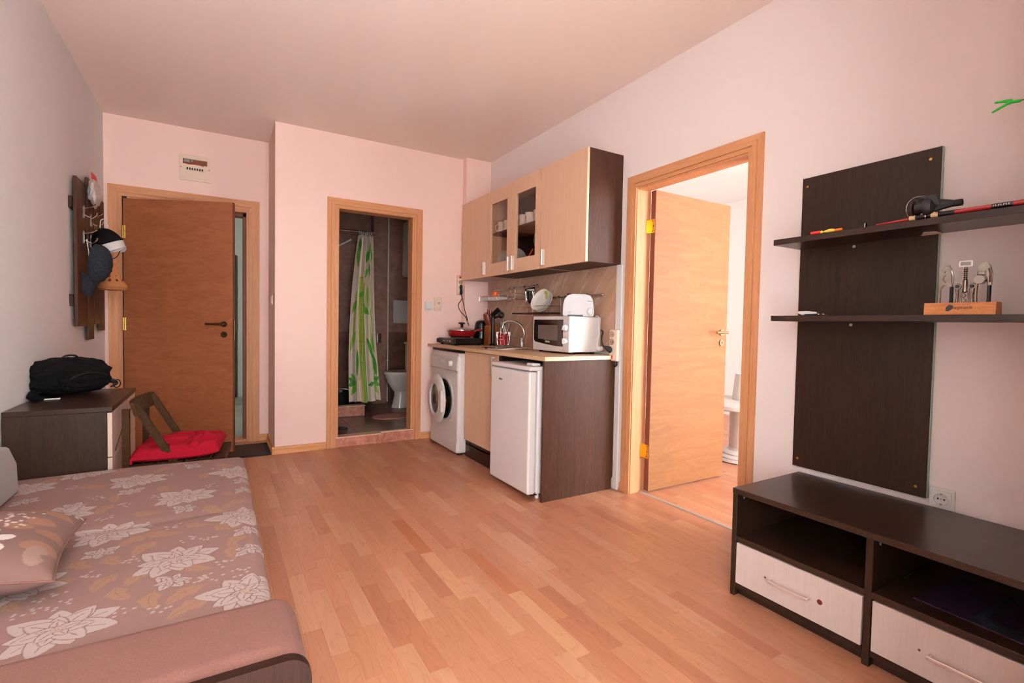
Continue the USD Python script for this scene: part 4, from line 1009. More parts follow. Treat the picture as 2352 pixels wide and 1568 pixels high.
# fridge
fr = Thing('fridge', 'small white under-counter fridge between sink cabinet and dark end panel', 'fridge')
fr.p('body', rbx(1.722, 2.24, 2.558, 3.052, .030, .826, .012), 'fridge_white')
fd = fr.p('door', rbx(1.655, 1.715, 2.555, 3.055, .034, .808, .014), 'fridge_white')
fr.p('door_gasket', bx(1.714, 1.723, 2.565, 3.045, .045, .80, 0), 'appliance_grey')
fr.p('top_lid', rbx(1.660, 2.24, 2.553, 3.057, .812, .840, .008), 'fridge_white')
fr.p('grip_groove', bx(1.6545, 1.66, 2.60, 3.01, .8075, .8125, 0), 'print_grey')
fr.p('badge', bx(1.6525, 1.6552, 2.893, 2.935, .7255, .7355, .0006), 'print_grey', fd)
fr.p('badge_letters', cat(*[bx(1.652, 1.6526, 2.932 - i * .006, 2.9355 - i * .006, .7275, .7335, 0) for i in range(7)]), 'print_dark', fd)
fr.p('hinge', cat(bx(1.68, 1.74, 2.57, 2.60, .020, .034, .002), cyl((1.69, 2.585, .012), (1.69, 2.585, .036), .006)), 'steel')
fr.p('top_hinge_cover', rbx(1.70, 1.76, 2.59, 2.66, .840, .858, .006), 'plastic_white')
for x, y in ((1.745, 2.582), (1.745, 3.02), (2.18, 2.60), (2.18, 3.02)): fr.p('foot', cyl((x, y, 0), (x, y, .032), .013), 'plastic_white')

# ---- upper cabinets, each a unit of its own
UX, UZ0, UZ1 = 2.022, 1.515, 2.24
def upper(name, label, y0, y1, kind, hand):
    c = Thing(name, label, 'cabinet', None)
    side = 'wenge_warm'
    c.p('side_panel', bx(UX + .020, 2.328, y0, y0 + .016, UZ0, UZ1), side if y0 < 2.6 else 'cream_front'); c.p('side_panel', bx(UX + .020, 2.328, y1 - .016, y1, UZ0, UZ1), 'cream_front')
    c.p('top_panel', bx(UX + .020, 2.328, y0 + .016, y1 - .016, UZ1 - .016, UZ1), 'cream_front')
    c.p('bottom_panel', bx(UX + .020, 2.328, y0 + .016, y1 - .016, UZ0, UZ0 + .016), 'pale_front' if y1 > 4.2 else 'wenge_warm')
    c.p('back_panel', bx(2.324, 2.328, y0 + .016, y1 - .016, UZ0 + .016, UZ1 - .016, 0), 'wenge')
    if kind == 'solid':
        dd = c.p('door', bx(UX, UX + .018, y0 + .0015, y1 - .0015, UZ0 - .002, UZ1 - .001, .0015), 'cream_front')
        if y0 < 2.6: c.p('door_edge', bx(UX + .0005, UX + .018, y0 + .0002, y0 + .0015, UZ0 - .0015, UZ1 - .0015, 0), 'edge_band', dd)
    return c
def handle(c, dd, y, z0=1.535, z1=1.645):
    c.p('handle', hull([V(x, y + e, z) for z in (z0, z1) for x, e in ((UX, -.014), (UX, .014), (UX - .018, -.011), (UX - .018, .011), (UX - .024, -.006), (UX - .024, .006))]), 'aluminium_handle', dd)
c = upper('upper_cabinet', 'solid door wall cabinet farthest from the bedroom door', 3.845, 4.358, 'solid', 1)
handle(c, 5, 3.885)
c = upper('upper_cabinet', 'solid door wall cabinet with dark side nearest the bedroom door', 2.490, 3.008, 'solid', 0)
handle(c, 5, 2.968)
c = upper('upper_cabinet', 'double wall cabinet with two glass doors showing crockery', 3.010, 3.843, 'glass', 1)
def glass_door(y0, y1):
    fw = .072
    ring_ = Polygon(sbox(-y1, UZ0 - .002, -y0, UZ1 - .001).exterior, [sbox(-y1 + fw, UZ0 + .105, -y0 - fw, UZ1 - .115).exterior.coords])
    dd = c.p('door', extr(ring_, .018, (UX + .018, 0, 0), (0, -1, 0), (0, 0, 1)), 'cream_front')
    c.p('glass_pane', bx(UX + .008, UX + .012, y0 + fw - .004, y1 - fw + .004, UZ0 + .10, UZ1 - .11, 0), 'smoke_glass', dd)
    c.p('bead', bx(UX - .002, UX + .004, y1 - fw, y1 - fw + .008, UZ0 + .105, UZ1 - .115, .001), 'edge_band', dd)
    return dd
d1, d2 = glass_door(3.4285, 3.8415), glass_door(3.0115, 3.4265)
handle(c, d1, 3.458); handle(c, d2, 3.396)
SH = 1.888
c.p('shelf', bx(UX + .035, 2.322, 3.026, 3.827, SH - .016, SH), 'wenge')
c.p('plate_rail', cat(*[tube([(UX + .045, y, UZ0 + .05), (UX + .045, y + .0001, UZ0 + .05)], .002, 6) for y in (3.04,)], tube([(UX + .045, 3.03, UZ0 + .055), (UX + .045, 3.82, UZ0 + .055)], .003, 8), tube([(2.25, 3.03, UZ0 + .055), (2.25, 3.82, UZ0 + .055)], .003, 8)), 'chrome')

# crockery behind the glass
def mug(label, x, y, z, turnz, first=None):
    m_ = Thing('mug', label, 'mug', None)
    m_.p('body', lathe([(0, 0), (.034, 0), (.038, .006), (.039, .085), (.036, .085), (.035, .01), (0, .008)], (x, y, z), n=28), 'mug_white')
    a = math.radians(turnz); e = V(math.cos(a), math.sin(a), 0); o_ = V(x, y, z)
    m_.p('handle', tube([o_ + e * .037 + V(0, 0, .072), o_ + e * .060 + V(0, 0, .070), o_ + e * .070 + V(0, 0, .045), o_ + e * .056 + V(0, 0, .020), o_ + e * .038 + V(0, 0, .016)], .0055, 8, smooth=5), 'mug_white')
    m_.p('motif', cat(*[turn(bx(x - .0395, x - .0385, y - .008 + k * .014, y + .002 + k * .014, z + .03 + .01 * k, z + .055, .0004), k * 12, (0, 0, 1), (x, y, 0)) for k in (-1, 0, 1)]), 'plate_green' if x < 2.10 else 'print_pale')
mug('white mug with handle out at the left edge of the left glass door', 2.098, 3.715, SH, 115)
mug('white mug half hidden behind the right stile of the left glass door', 2.10, 3.615, SH, 60)
mug('pale mug at the left edge of the right glass door', 2.10, 3.375, SH, 120)
mug('yellow patterned mug in the middle of the right glass door', 2.095, 3.270, SH, 300)
mug('faint mug at the right edge of the right glass door', 2.10, 3.160, SH, 30)
for k in range(7):
    q = Thing('plate', 'white plate on edge, ' + ('first', 'second', 'third', 'fourth', 'fifth', 'sixth', 'last')[k] + ' from the right in the row behind the left glass door', 'plate', 'plates in the rack behind the left glass door')
    q.p('disc', turn(lathe([(0, .003), (.063, .003), (.075, .005), (.105, .014), (.105, .017), (.073, .008), (.063, .006), (0, .006)], (2.155, 3.60 + k * .024, UZ0 + .125), (0, -1, 0), 40), 9, (1, 0, 0), (2.155, 3.60 + k * .024, UZ0 + .02)), 'plate_white', smooth=40)
gb = Thing('bowl', 'bright green plastic bowl seen at the right of the right glass door', 'bowl')
gb.p('shell', turn(lathe([(0, -.062), (.03, -.062), (.065, -.035), (.085, .0), (.088, .03), (.083, .03), (.080, .0), (.06, -.03), (0, -.055)], (2.135, 3.150, UZ0 + .225), (0, 0, 1), 36), 50, (0, 1, 0), (2.135, 3.150, UZ0 + .225)), 'bowl_green', smooth=40)
cbx = Thing('storage_box', 'dark blue plastic box under the green bowl in the glass cabinet', 'box')
cbx.p('tub', hull([V(x, y, z) for (x, z) in ((2.075, UZ0 + .017), (2.24, UZ0 + .017), (2.07, UZ0 + .085), (2.25, UZ0 + .085)) for y in (3.09 if z < UZ0 + .06 else 3.08, 3.37 if z < UZ0 + .06 else 3.38)]), 'blue_plastic')
cbx.p('rim', bx(2.066, 2.254, 3.076, 3.384, UZ0 + .082, UZ0 + .090, .002), 'blue_plastic')
osp = Thing('spatula', 'orange plastic spatula leaning in the glass cabinet', 'spatula')
osp.p('handle', tube([(2.078, 3.275, UZ0 + .10), (2.085, 3.205, UZ0 + .17)], [.006, .005], 8), 'orange_plastic')
osp.p('blade', hull([V(x, y, z) for x in (2.074, 2.079) for y, z in ((3.30, UZ0 + .092), (3.262, UZ0 + .092), (3.255, UZ0 + .115), (3.278, UZ0 + .124))]), 'orange_plastic')

# ---- cable trunking and the power strips
tk = Thing('cable_trunking', 'white vertical cable trunking between splashback and bedroom door frame', 'trunking')
tk.p('duct', bx(2.300, 2.3297, 2.446, 2.504, .0, 1.513, .004), 'plastic_white')
tk.p('lid_line', bx(2.2992, 2.3005, 2.452, 2.498, .01, 1.505, .0004), 'plastic_white')
ps = Thing('power_strip', 'cream power strip with red switch beside the microwave', 'power strip')
ps.p('housing', rbx(2.262, 2.2985, 2.438, 2.516, .868, 1.078, .010), 'plastic_cream')
def socket_at(t, x, y, z, r=.019, ax=(-1, 0, 0)):
    s_ = t.p('socket', lathe([(r + .003, -.001), (r + .003, .004), (r, .004), (r - .002, .0008), (0, .0008)], (x, y, z), ax, 28), 'socket_well')
    A = V(*ax)
    t.p('pin_hole', cat(cyl(V(x, y + .007, z), V(x, y + .007, z) + A * .0014, .003, n=10), cyl(V(x, y - .007, z), V(x, y - .007, z) + A * .0014, .003, n=10)), 'dark_hole', s_)
for z in (1.047, .997): socket_at(ps, 2.262, 2.489, z)
ps.p('red_switch', rbx(2.256, 2.266, 2.478, 2.502, .884, .906, .003), 'red_switch')
pg = Thing('plug', 'black angled plug in the lowest outlet of the right power strip', 'plug')
pg.p('body', hull([V(2.246, 2.489, .945) + _s * V(.013, .018, .022), V(2.215, 2.515, .965) + _s * .007]), 'rubber_black')
pg.p('cable', tube([(2.214, 2.516, .966), (2.225, 2.545, .990), (2.262, 2.590, 1.03), (2.300, 2.625, 1.065), (2.306, 2.70, 1.08)], .0042, 8, smooth=6), 'rubber_black')
cd = Thing('cable', 'short black cable curling out under the right power strip', 'cable')
cd.p('cord', tube([(2.285, 2.462, .868), (2.285, 2.462, .845), (2.287, 2.478, .833), (2.29, 2.498, .838), (2.293, 2.500, .85)], .006, 8, smooth=5), 'rubber_black')
ps2 = Thing('power_strip', 'cream power strip with red switch hanging left of the upper cabinets', 'power strip')
ps2.p('housing', rbx(2.010, 2.062, YB - .034, YB - .0005, 1.385, 1.572, .008), 'plastic_cream')
ps2.p('red_switch', rbx(2.024, 2.042, YB - .040, YB - .030, 1.540, 1.560, .003), 'red_switch')
s_ = ps2.p('socket', lathe([(.019, -.001), (.019, .004), (.016, .004), (.015, .0008), (0, .0008)], (2.036, YB - .034, 1.505), (0, -1, 0), 24), 'socket_well')
pg2 = Thing('plug', 'black plug and twin cable hanging above the red pan', 'plug')
pg2.p('body', hull([V(2.036, YB - .050, 1.458) + _s * V(.014, .014, .022), V(2.040, YB - .052, 1.388) + _s * .008]), 'rubber_black')
pg2.p('body', hull([V(2.034, YB - .062, 1.43) + _s * .010, V(2.034, YB - .06, 1.40) + _s * .016]), 'rubber_black')
pg2.p('cable', tube([(2.040, YB - .052, 1.388), (2.038, YB - .07, 1.34), (2.000, YB - .08, 1.285), (2.006, YB - .10, 1.225), (2.055, YB - .13, 1.16), (2.068, YB - .15, 1.10)], .0035, 8, smooth=6), 'rubber_black')
pg2.p('cable', tube([(2.042, YB - .052, 1.388), (2.052, YB - .07, 1.31), (2.062, YB - .09, 1.23), (2.074, YB - .115, 1.16), (2.078, YB - .15, 1.08)], .0035, 8, smooth=6), 'rubber_black')
pg2.p('cable_tie', cyl((2.070, YB - .148, 1.13), (2.072, YB - .15, 1.108), .008, n=10), 'cork')

# ---- hotplate and pan
hp = Thing('hotplate', 'black single electric hotplate at the left end of the worktop', 'hotplate')
hx0, hx1, hy0, hy1 = 1.80, 2.09, 4.01, 4.385
hp.p('body', rbx(hx0, hx1, hy0, hy1, WT + .012, WT + .062, .008), 'hot_black')
hp.p('control_panel', bx(hx0 - .002, hx0 + .004, hy0 + .02, hy1 - .03, WT + .020, WT + .055, .001), 'hot_black')
hp.p('knob', lathe([(0, .030), (.018, .028), (.021, .0)], (hx0, 4.345, WT + .038), (-1, -.0, 0), 24), 'hot_black')
hp.p('label_mark', cat(bx(hx0 - .003, hx0 - .0015, 4.22, 4.26, WT + .036, WT + .042, 0), bx(hx0 - .003, hx0 - .0015, 4.15, 4.18, WT + .036, WT + .040, 0), bx(hx0 - .003, hx0 - .0015, 4.09, 4.11, WT + .028, WT + .044, 0)), 'print_pale')
hp.p('plate', lathe([(0, .074), (.088, .074), (.095, .068), (.098, .060)], (1.955, 4.215, WT), n=40), 'hot_plate')
hp.p('heat_ring', lathe([(.098, .062), (.108, .064), (.110, .060)], (1.955, 4.215, WT), n=40), 'steel')
for x in (hx0 + .03, hx1 - .03):
    for y in (hy0 + .03, hy1 - .03): hp.p('foot', cyl((x, y, WT), (x, y, WT + .014), .012), 'rubber_black')
PC = V(1.965, 4.215, WT + .0745)
pn = Thing('frying_pan', 'red enamel pan with glass lid on the hotplate', 'pan')
pn.p('body', lathe([(0, 0), (.105, 0), (.118, .006), (.137, .052), (.139, .058), (.133, .058), (.114, .010), (0, .006)], PC, n=56), 'pan_red', smooth=40)
pn.p('base', lathe([(0, -.0), (.104, -.0), (.112, .007), (.118, .016)], PC, n=48), 'hot_black')
pn.p('handle', cat(tube([PC + V(.070, -.108, .045), PC + V(.085, -.135, .058), PC + V(.098, -.165, .064), PC + V(.108, -.195, .062)], [.012, .010, .012, .009], 12, smooth=6)), 'pan_red')
ld = pn.p('lid', lathe([(.136, .058), (.137, .063), (.130, .066), (.08, .080), (.03, .087), (0, .088)], PC, n=56), 'clear_glass', smooth=60)
pn.p('lid_rim', lathe([(.134, .057), (.139, .057), (.139, .0645), (.133, .066)], PC, n=56), 'chrome', ld)
pn.p('lid_knob', cat(lathe([(0, .088), (.016, .088), (.011, .100), (.014, .112), (.033, .122), (.030, .130), (0, .133)], PC, n=28)), 'plastic_black', ld)

# ---- kettle, knife block, slotted holder, cutlery basket
KC = V(2.200, 4.272, WT)
kt = Thing('kettle', 'black electric kettle behind the red pan', 'kettle')
kt.p('body', lathe([(0, .012), (.072, .012), (.078, .03), (.074, .10), (.062, .18), (.056, .205), (0, .212)], KC, n=40), 'hot_black', smooth=50)
kt.p('base', lathe([(0, 0), (.080, 0), (.082, .008), (.076, .014), (0, .014)], KC, n=40), 'rubber_black')
kt.p('lid', lathe([(0, .232), (.018, .231), (.045, .222), (.057, .206)], KC, n=32), 'plastic_black', smooth=50)
kt.p('handle', tube([KC + V(.035, -.045, .215), KC + V(.055, -.085, .222), KC + V(.062, -.105, .17), KC + V(.058, -.10, .08), KC + V(.045, -.062, .05)], [.011, .013, .013, .012, .010], 10, smooth=6), 'plastic_black')
kt.p('gauge', bx(KC[0] - .004, KC[0] + .012, KC[1] - .082, KC[1] - .066, WT + .07, WT + .14, .003), 'steel')
BC_ = V(2.185, 4.045, WT)
kb = Thing('knife_block', 'wooden knife block with red handled knives beside the kettle', 'knife block')
kb.p('block', hull([BC_ + V(x, y, z) for y in (-.045, .045) for x, z in ((-.05, 0), (.085, 0), (-.045, .175), (.01, .215), (.09, .10))]), 'block_wood')
for k, (dx, dy, tl) in enumerate(((-.020, -.028, .0), (-.020, .002, .015), (-.018, .030, .005), (.012, -.022, .02), (.012, .012, .025), (.012, .034, .0))):
    p_ = BC_ + V(dx - .005, dy, .185 + (dx + .02) * .7)
    kb.p('knife_handle', tube([p_, p_ + V(-.018, 0, .05), p_ + V(-.03, .004, .10 + tl)], [.014, .0175, .015], 8, smooth=3), 'handle_wood')
    kb.p('rivet', cyl(p_ + V(-.026, -.013, .055), p_ + V(-.02, -.0135, .055), .0035, n=8), 'steel')
SC = V(2.155, 3.955, WT)
us = Thing('utensil_holder', 'black stand holding black kitchen tools beside the knife block', 'utensil holder')
us.p('pole', cyl(SC + V(0, 0, .01), SC + V(0, 0, .255), .017, .015, 18), 'plastic_black')
us.p('foot', tube([SC + V(-.01, .03, .008), SC + V(0, 0, .012), SC + V(-.005, -.060, .007)], [.008, .012, .007], 10, smooth=3), 'plastic_black')
us.p('foot', tube([SC + V(.04, .03, .008), SC + V(0, 0, .012), SC + V(-.045, -.025, .007)], [.008, .012, .007], 10, smooth=3), 'plastic_black')
us.p('hook_arm', tube([SC + V(0, -.0, .25), SC + V(.012, -.022, .262), SC + V(.02, -.05, .262)], .009, 10, smooth=3), 'plastic_black')
tl1 = Thing('turner', 'black slotted turner sticking up from the black tool stand', 'kitchen tool')
tl1.p('blade', hull([SC + V(x, y, z) + _s * .004 for x, y, z in ((.02, .045, .258), (-.005, .035, .285), (.02, -.045, .345), (.045, -.04, .315))]), 'plastic_black')
tl1.p('lip', hull([SC + V(x, y, z) + _s * .004 for x, y, z in ((.045, -.04, .315), (.02, -.045, .345), (.05, -.052, .315))]), 'plastic_black')
tl1.p('neck', tube([SC + V(.004, .018, .258), SC + V(.012, .03, .278)], .010, 8), 'plastic_black')
tl2 = Thing('ladle', 'black ladle head leaning right from the black tool stand', 'ladle')
tl2.p('bowl', trimesh.Trimesh(np.array(trimesh.creation.icosphere(3, 1).vertices) * V(.03, .033, .030) + SC + V(.035, -.085, .278), trimesh.creation.icosphere(3, 1).faces), 'plastic_black', smooth=True)
tl2.p('neck', tube([SC + V(.005, -.005, .25), SC + V(.015, -.035, .255), SC + V(.03, -.065, .268)], .008, 8, smooth=3), 'plastic_black')
QC = V(2.225, 3.885, WT)
cbk = Thing('cutlery_basket', 'red cutlery cup in a chrome wire basket beside the tap', 'cutlery basket')
cbk.p('cup', lathe([(0, .012), (.046, .012), (.054, .112), (.051, .112), (.044, .016), (0, .016)], QC, n=32), 'cherry_red', smooth=40)
for z, r in ((.006, .052), (.06, .057), (.090, .060), (.128, .062)):
    cbk.p('wire_ring', tube([QC + V(r * math.cos(a), r * math.sin(a), z) for a in np.linspace(0, 2 * math.pi, 33)], .0022, 6), 'chrome')
for k in range(10):
    a = k * 2 * math.pi / 10; e = V(math.cos(a), math.sin(a), 0)
    cbk.p('wire_upright', tube([QC + e * .052 + V(0, 0, .006), QC + e * .062 + V(0, 0, .128)], .0018, 6), 'chrome')
cutl = [(-.025, -.015, .21, 'fork'), (-.006, -.028, .235, 'spoon'), (.012, -.012, .22, 'fork'), (.028, .010, .20, 'spoon'), (-.015, .022, .225, 'spoon'), (.02, -.034, .215, 'spoon'), (.0, .0, .24, 'fork')]
cl_lab = ['fork at the left rim of the red cutlery cup', 'tallest spoon at the front of the red cutlery cup', 'fork standing in the middle of the red cutlery cup', 'short spoon at the back right of the red cutlery cup', 'spoon at the back left of the red cutlery cup', 'spoon at the front right rim of the red cutlery cup', 'tall fork in the centre of the red cutlery cup']
for (dx, dy, h, kd), lb in zip(cutl, cl_lab):
    t_ = Thing(kd, 'steel ' + lb, kd); lean = V(dx * .8, dy * .8, 0)
    p0, p1 = QC + V(dx * .7, dy * .7, .02), QC + V(dx, dy, h - .045) + lean * .3
    t_.p('handle', tube([p0, p1], [.004, .0026], 8), 'steel')
    if kd == 'spoon': t_.p('bowl', trimesh.Trimesh(np.array(trimesh.creation.icosphere(2, 1).vertices) * V(.007, .015, .024) + p1 + V(0, 0, .020), trimesh.creation.icosphere(2, 1).faces), 'steel', smooth=True)
    else: t_.p('tines', cat(bx(p1[0] - .003, p1[0] + .003, p1[1] - .011, p1[1] + .011, p1[2], p1[2] + .02, .002), *[bx(p1[0] - .0015, p1[0] + .0015, p1[1] - .011 + k_ * .0066, p1[1] - .0085 + k_ * .0066, p1[2] + .018, p1[2] + .052, .0005) for k_ in range(4)]), 'steel')

# ---- sink and tap
sk = Thing('sink', 'round inset stainless steel sink left of the microwave', 'sink')
sk.p('rim', lathe([(.210, .0005), (.208, .006), (.196, .008), (.186, .004), (.178, -.006)], (2.02, 3.445, WT), n=64), 'chrome', smooth=50)
sk.p('bowl', lathe([(.180, -.004), (.172, -.03), (.160, -.12), (.13, -.142), (.03, -.148), (0, -.148)], (2.02, 3.445, WT), n=64), 'steel', smooth=50)
sk.p('drain', lathe([(0, -.145), (.028, -.145), (.034, -.1475)], (2.02, 3.445, WT), n=24), 'chrome')
tp = Thing('tap', 'chrome kitchen tap with high curved spout behind the sink', 'tap')
TC = V(2.235, 3.575, WT)
tp.p('body', lathe([(0, 0), (.030, 0), (.030, .006), (.023, .010), (.023, .078), (.019, .085), (0, .088)], TC, n=28), 'chrome', smooth=40)
tp.p('spout', tube([TC + V(.0, -.015, .05), TC + V(.0, -.03, .12), TC + V(-.015, -.015, .18), TC + V(-.055, .025, .218), TC + V(-.10, .07, .222), TC + V(-.13, .095, .205), TC + V(-.135, .10, .185)], [.014, .012, .011, .011, .011, .011, .011], 14, smooth=6), 'chrome', smooth=60)
tp.p('aerator', cyl(TC + V(-.134, .099, .192), TC + V(-.137, .101, .165), .013, n=18), 'chrome')
tp.p('lever', tube([TC + V(0, .0, .082), TC + V(-.025, .035, .088), TC + V(-.045, .062, .086)], [.008, .005, .004], 10, smooth=3), 'chrome')

# ---- microwave with toaster
mw = Thing('microwave', 'white microwave oven with dark window and two dials on the worktop', 'microwave')
ax0, ax1, ay0, ay1, az0, az1 = 2.020, 2.296, 2.640, 3.083, WT + .014, 1.163
mw.p('body', rbx(ax0 + .012, ax1, ay0, ay1, az0, az1, .006), 'appliance_white')
mw.p('front_frame', rbx(ax0, ax0 + .024, ay0 - .001, ay1 + .001, az0 - .002, az1 + .001, .009), 'appliance_white')
def on_front(pts): return Polygon([(-y, z) for y, z in pts])
dl = [(3.062, 1.140), (3.062, .992)] + [(3.058 - .010 * k_ / 3, .992 - .012 * k_ / 3) for k_ in range(4)] + [(3.048 - .34 * s_, .980 - .024 * math.sin(s_ * math.pi / 2)) for s_ in np.linspace(0, 1, 12)] + [(2.708, .956), (2.708, 1.140)]
mw.p('door_glass', extr(on_front(dl).buffer(-.002).buffer(.002), .003, (ax0 + .0005, 0, 0), (0, -1, 0), (0, 0, 1)), 'oven_glass')
mw.p('door_window', extr(on_front([(3.005, 1.098), (3.005, 1.005), (2.772, .998), (2.772, 1.098)]).buffer(.004), .0006, (ax0 - .0024, 0, 0), (0, -1, 0), (0, 0, 1)), 'oven_window')
mw.p('logo', text('Midea', .014, (ax0 - .0026, 2.915, .978), (0, -1, 0), (0, 0, 1), .0006, True), 'print_pale')
mw.p('logo_mark', tube([(ax0 - .0032, 2.925 - .008 * math.cos(a) - .006, .990 + .010 * math.sin(a)) for a in np.linspace(.4, 2.6, 9)], .0009, 5), 'print_pale')
mw.p('door_seam', bx(ax0 - .0006, ax0 + .002, 2.704, 2.7065, az0 + .002, az1 - .003, 0), 'appliance_grey')
for z in (1.085, .995):
    kb_ = mw.p('dial', lathe([(0, .022), (.017, .022), (.020, .018), (.0215, 0)], (ax0, 2.676, z), (-1, 0, 0), 28), 'plastic_white')
    mw.p('dial_grip', turn(rbx(ax0 - .030, ax0 - .016, 2.6715, 2.6805, z - .019, z + .019, .004), 35 if z > 1.05 else 0, (1, 0, 0), (ax0, 2.676, z)), 'plastic_white', kb_)
    mw.p('dial_marks', cat(*[bx(ax0 - .0012, ax0 - .0002, 2.676 + .029 * math.cos(a) - .0015, 2.676 + .029 * math.cos(a) + .0015, z + .029 * math.sin(a) - .0015, z + .029 * math.sin(a) + .0015, 0) for a in np.linspace(-.6, 3.8, 12)]), 'print_grey')
for y in (ay0 + .04, ay1 - .04):
    for x in (ax0 + .05, ax1 - .04): mw.p('foot', cyl((x, y, WT), (x, y, az0 + .002), .014), 'rubber_black')
cw = Thing('cable', 'white cable running down the side of the microwave', 'cable')
cw.p('cord', tube([(2.215, 2.60, 1.1665), (2.255, 2.63, 1.169), (2.268, 2.634, 1.150), (2.272, 2.631, 1.05), (2.262, 2.632, .99), (2.262, 2.632, .955)], .0045, 8, smooth=6), 'plastic_white')
cw.p('plug', rbx(2.252, 2.286, 2.600, 2.634, .928, .962, .008), 'plastic_white')
ts = Thing('toaster', 'white rounded toaster with lever and dial standing on the microwave', 'toaster')
tx0, tx1, ty0, ty1, tz = 2.035, 2.215, 2.428, 2.70, az1 + .001
# rotated a little towards the room
prof = Polygon([(-.132, .012), (-.130, .075), (-.118, .118), (-.090, .142), (-.05, .150), (.06, .148), (.10, .138), (.122, .110), (.130, .06), (.132, .012)]).buffer(.004)
TO = V(2.168, 2.733, tz)
tsh = extr(prof, .136, (0, .068, 0), (1, 0, 0), (0, 0, 1))
def tpos(m):
    m = m.copy(); m.apply_transform(np.diag([.80, .86, 1.02, 1])); m = turn(m, -39, (0, 0, 1)); m.apply_translation(TO); return m
ts.p('shell', tpos(hull(np.vstack([tsh.vertices * V(.97, 1, .985), tsh.vertices * V(1, .86, 1)]))), 'toaster_white')
ts.p('base', tpos(rbx(-.128, .128, -.064, .064, .0, .016, .004)), 'toaster_white')
ts.p('crumb_tray', tpos(bx(-.09, .04, -.0685, -.060, .002, .012, .001)), 'plastic_black')
for y in (-.03, .03): ts.p('slot', tpos(bx(-.10, .08, y - .014, y + .014, .146, .1545, .001)), 'dark_hole')
ts.p('lever_track', tpos(bx(.094, .098, -.0665, -.055, .060, .128, 0)), 'print_grey')
ts.p('lever', tpos(rbx(.078, .120, -.084, -.055, .104, .117, .005)), 'plastic_white')
tk_ = ts.p('dial', tpos(lathe([(0, .010), (.020, .010), (.026, .004), (.027, 0)], (.100, -.066, .034), (0, -1, 0), 32)), 'appliance_grey')
ts.p('dial_knob', tpos(lathe([(0, .022), (.010, .022), (.013, .008)], (.096, -.066, .034), (0, -1, 0), 24)), 'plastic_white', tk_)
ts.p('brand_mark', tpos(cat(*[bx(-.090 + k_ * .006, -.0865 + k_ * .006, -.0695, -.0655, .024, .030 + .004 * (1 - abs(k_ - 2) / 2), 0) for k_ in range(5)])), 'print_grey')

# ---- chrome rails on the splashback with their racks
def rail(label, y0, y1, z):
    r_ = Thing('wall_rail', label, 'rail')
    r_.p('rod', cyl((2.288, y0, z), (2.288, y1, z), .0065, n=14), 'chrome')
    for y in (y0, y1): r_.p('end_knob', trimesh.Trimesh(np.array(trimesh.creation.icosphere(2, 1).vertices) * .011 + V(2.288, y, z), trimesh.creation.icosphere(2, 1).faces), 'chrome', smooth=True)
    for y in (y0 + .06, (y0 + y1) / 2, y1 - .06): r_.p('bracket', cyl((2.288, y, z), (2.318, y, z), .006, n=12), 'chrome')
    return r_
rail('upper chrome rail on the left half of the splashback', 3.43, 4.25, 1.425)
rail('lower chrome rail running behind the toaster', 2.622, 3.60, 1.318)
def rack(name, label, x0, x1, y0, y1, z0, z1, rz, nw=5):
    k_ = Thing(name, label, 'rack')
    for z in (z0, z1): k_.p('wire_frame', tube([(x0, y0, z), (x1, y0, z), (x1, y1, z), (x0, y1, z), (x0, y0, z)], .0026, 8), 'chrome')
    k_.p('floor_wire', cat(*[cyl((x0, y, z0), (x1, y, z0), .0018, n=6) for y in np.linspace(y0, y1, nw + 2)[1:-1]]), 'chrome')
    for x, y in ((x0, y0), (x0, y1), (x0, (y0 + y1) / 2), (x1, y0), (x1, y1)): k_.p('upright_wire', cyl((x, y, z0), (x, y, z1), .0024, n=8), 'chrome')
    for y in (y0 + .03, y1 - .03):
        k_.p('hanger', cat(bx(2.2975, 2.300, y - .008, y + .008, z0 - .02, rz + .006, .001), tube([(2.298, y, rz + .004), (2.288, y, rz + .011), (2.277, y, rz + .003), (2.276, y, rz - .02)], .003, 8, smooth=3)), 'chrome')
    return k_
rack('wire_rack', 'chrome wire spice rack hanging at the left end of the upper rail', 2.155, 2.272, 3.86, 4.235, 1.318, 1.362, 1.425)
rack('wire_rack', 'narrow chrome wire rack in the middle of the upper rail', 2.165, 2.272, 3.60, 3.84, 1.320, 1.365, 1.425)
ty_ = Thing('tray', 'white tray lying in the left wire rack under the rail', 'tray')
ty_.p('pan', cat(bx(2.160, 2.267, 3.90, 4.225, 1.3215, 1.326), bx(2.160, 2.164, 3.90, 4.225, 1.326, 1.348), bx(2.263, 2.267, 3.90, 4.225, 1.326, 1.348), bx(2.164, 2.263, 3.90, 3.904, 1.326, 1.348), bx(2.164, 2.263, 4.221, 4.225, 1.326, 1.348)), 'plastic_white')
oj = Thing('cup', 'small orange plastic cup in the left wire rack', 'cup')
oj.p('body', lathe([(0, 0), (.030, 0), (.036, .075), (.033, .075), (.028, .004), (0, .004)], (2.215, 4.03, 1.3262), n=24), 'orange_plastic', smooth=40)
hl = Thing('wire_holder', 'chrome ring holder at the right end of the upper rail', 'holder')
for z, r in ((1.375, .042), (1.345, .040), (1.30, .030)): hl.p('wire_ring', tube([(2.225 + r * math.cos(a), 3.455 + r * math.sin(a), z) for a in np.linspace(0, 6.2832, 25)], .0024, 6), 'chrome')
for a in (0, 1.57, 3.14, 4.71): hl.p('upright_wire', cyl((2.225 + .042 * math.cos(a), 3.455 + .042 * math.sin(a), 1.375), (2.225 + .030 * math.cos(a), 3.455 + .030 * math.sin(a), 1.30), .002, n=6), 'chrome')
for y in (3.435, 3.475): hl.p('hanger', tube([(2.262, y, 1.375), (2.272, y, 1.40), (2.276, y, 1.43), (2.288, y, 1.437), (2.299, y, 1.428)], .003, 8, smooth=3), 'chrome')
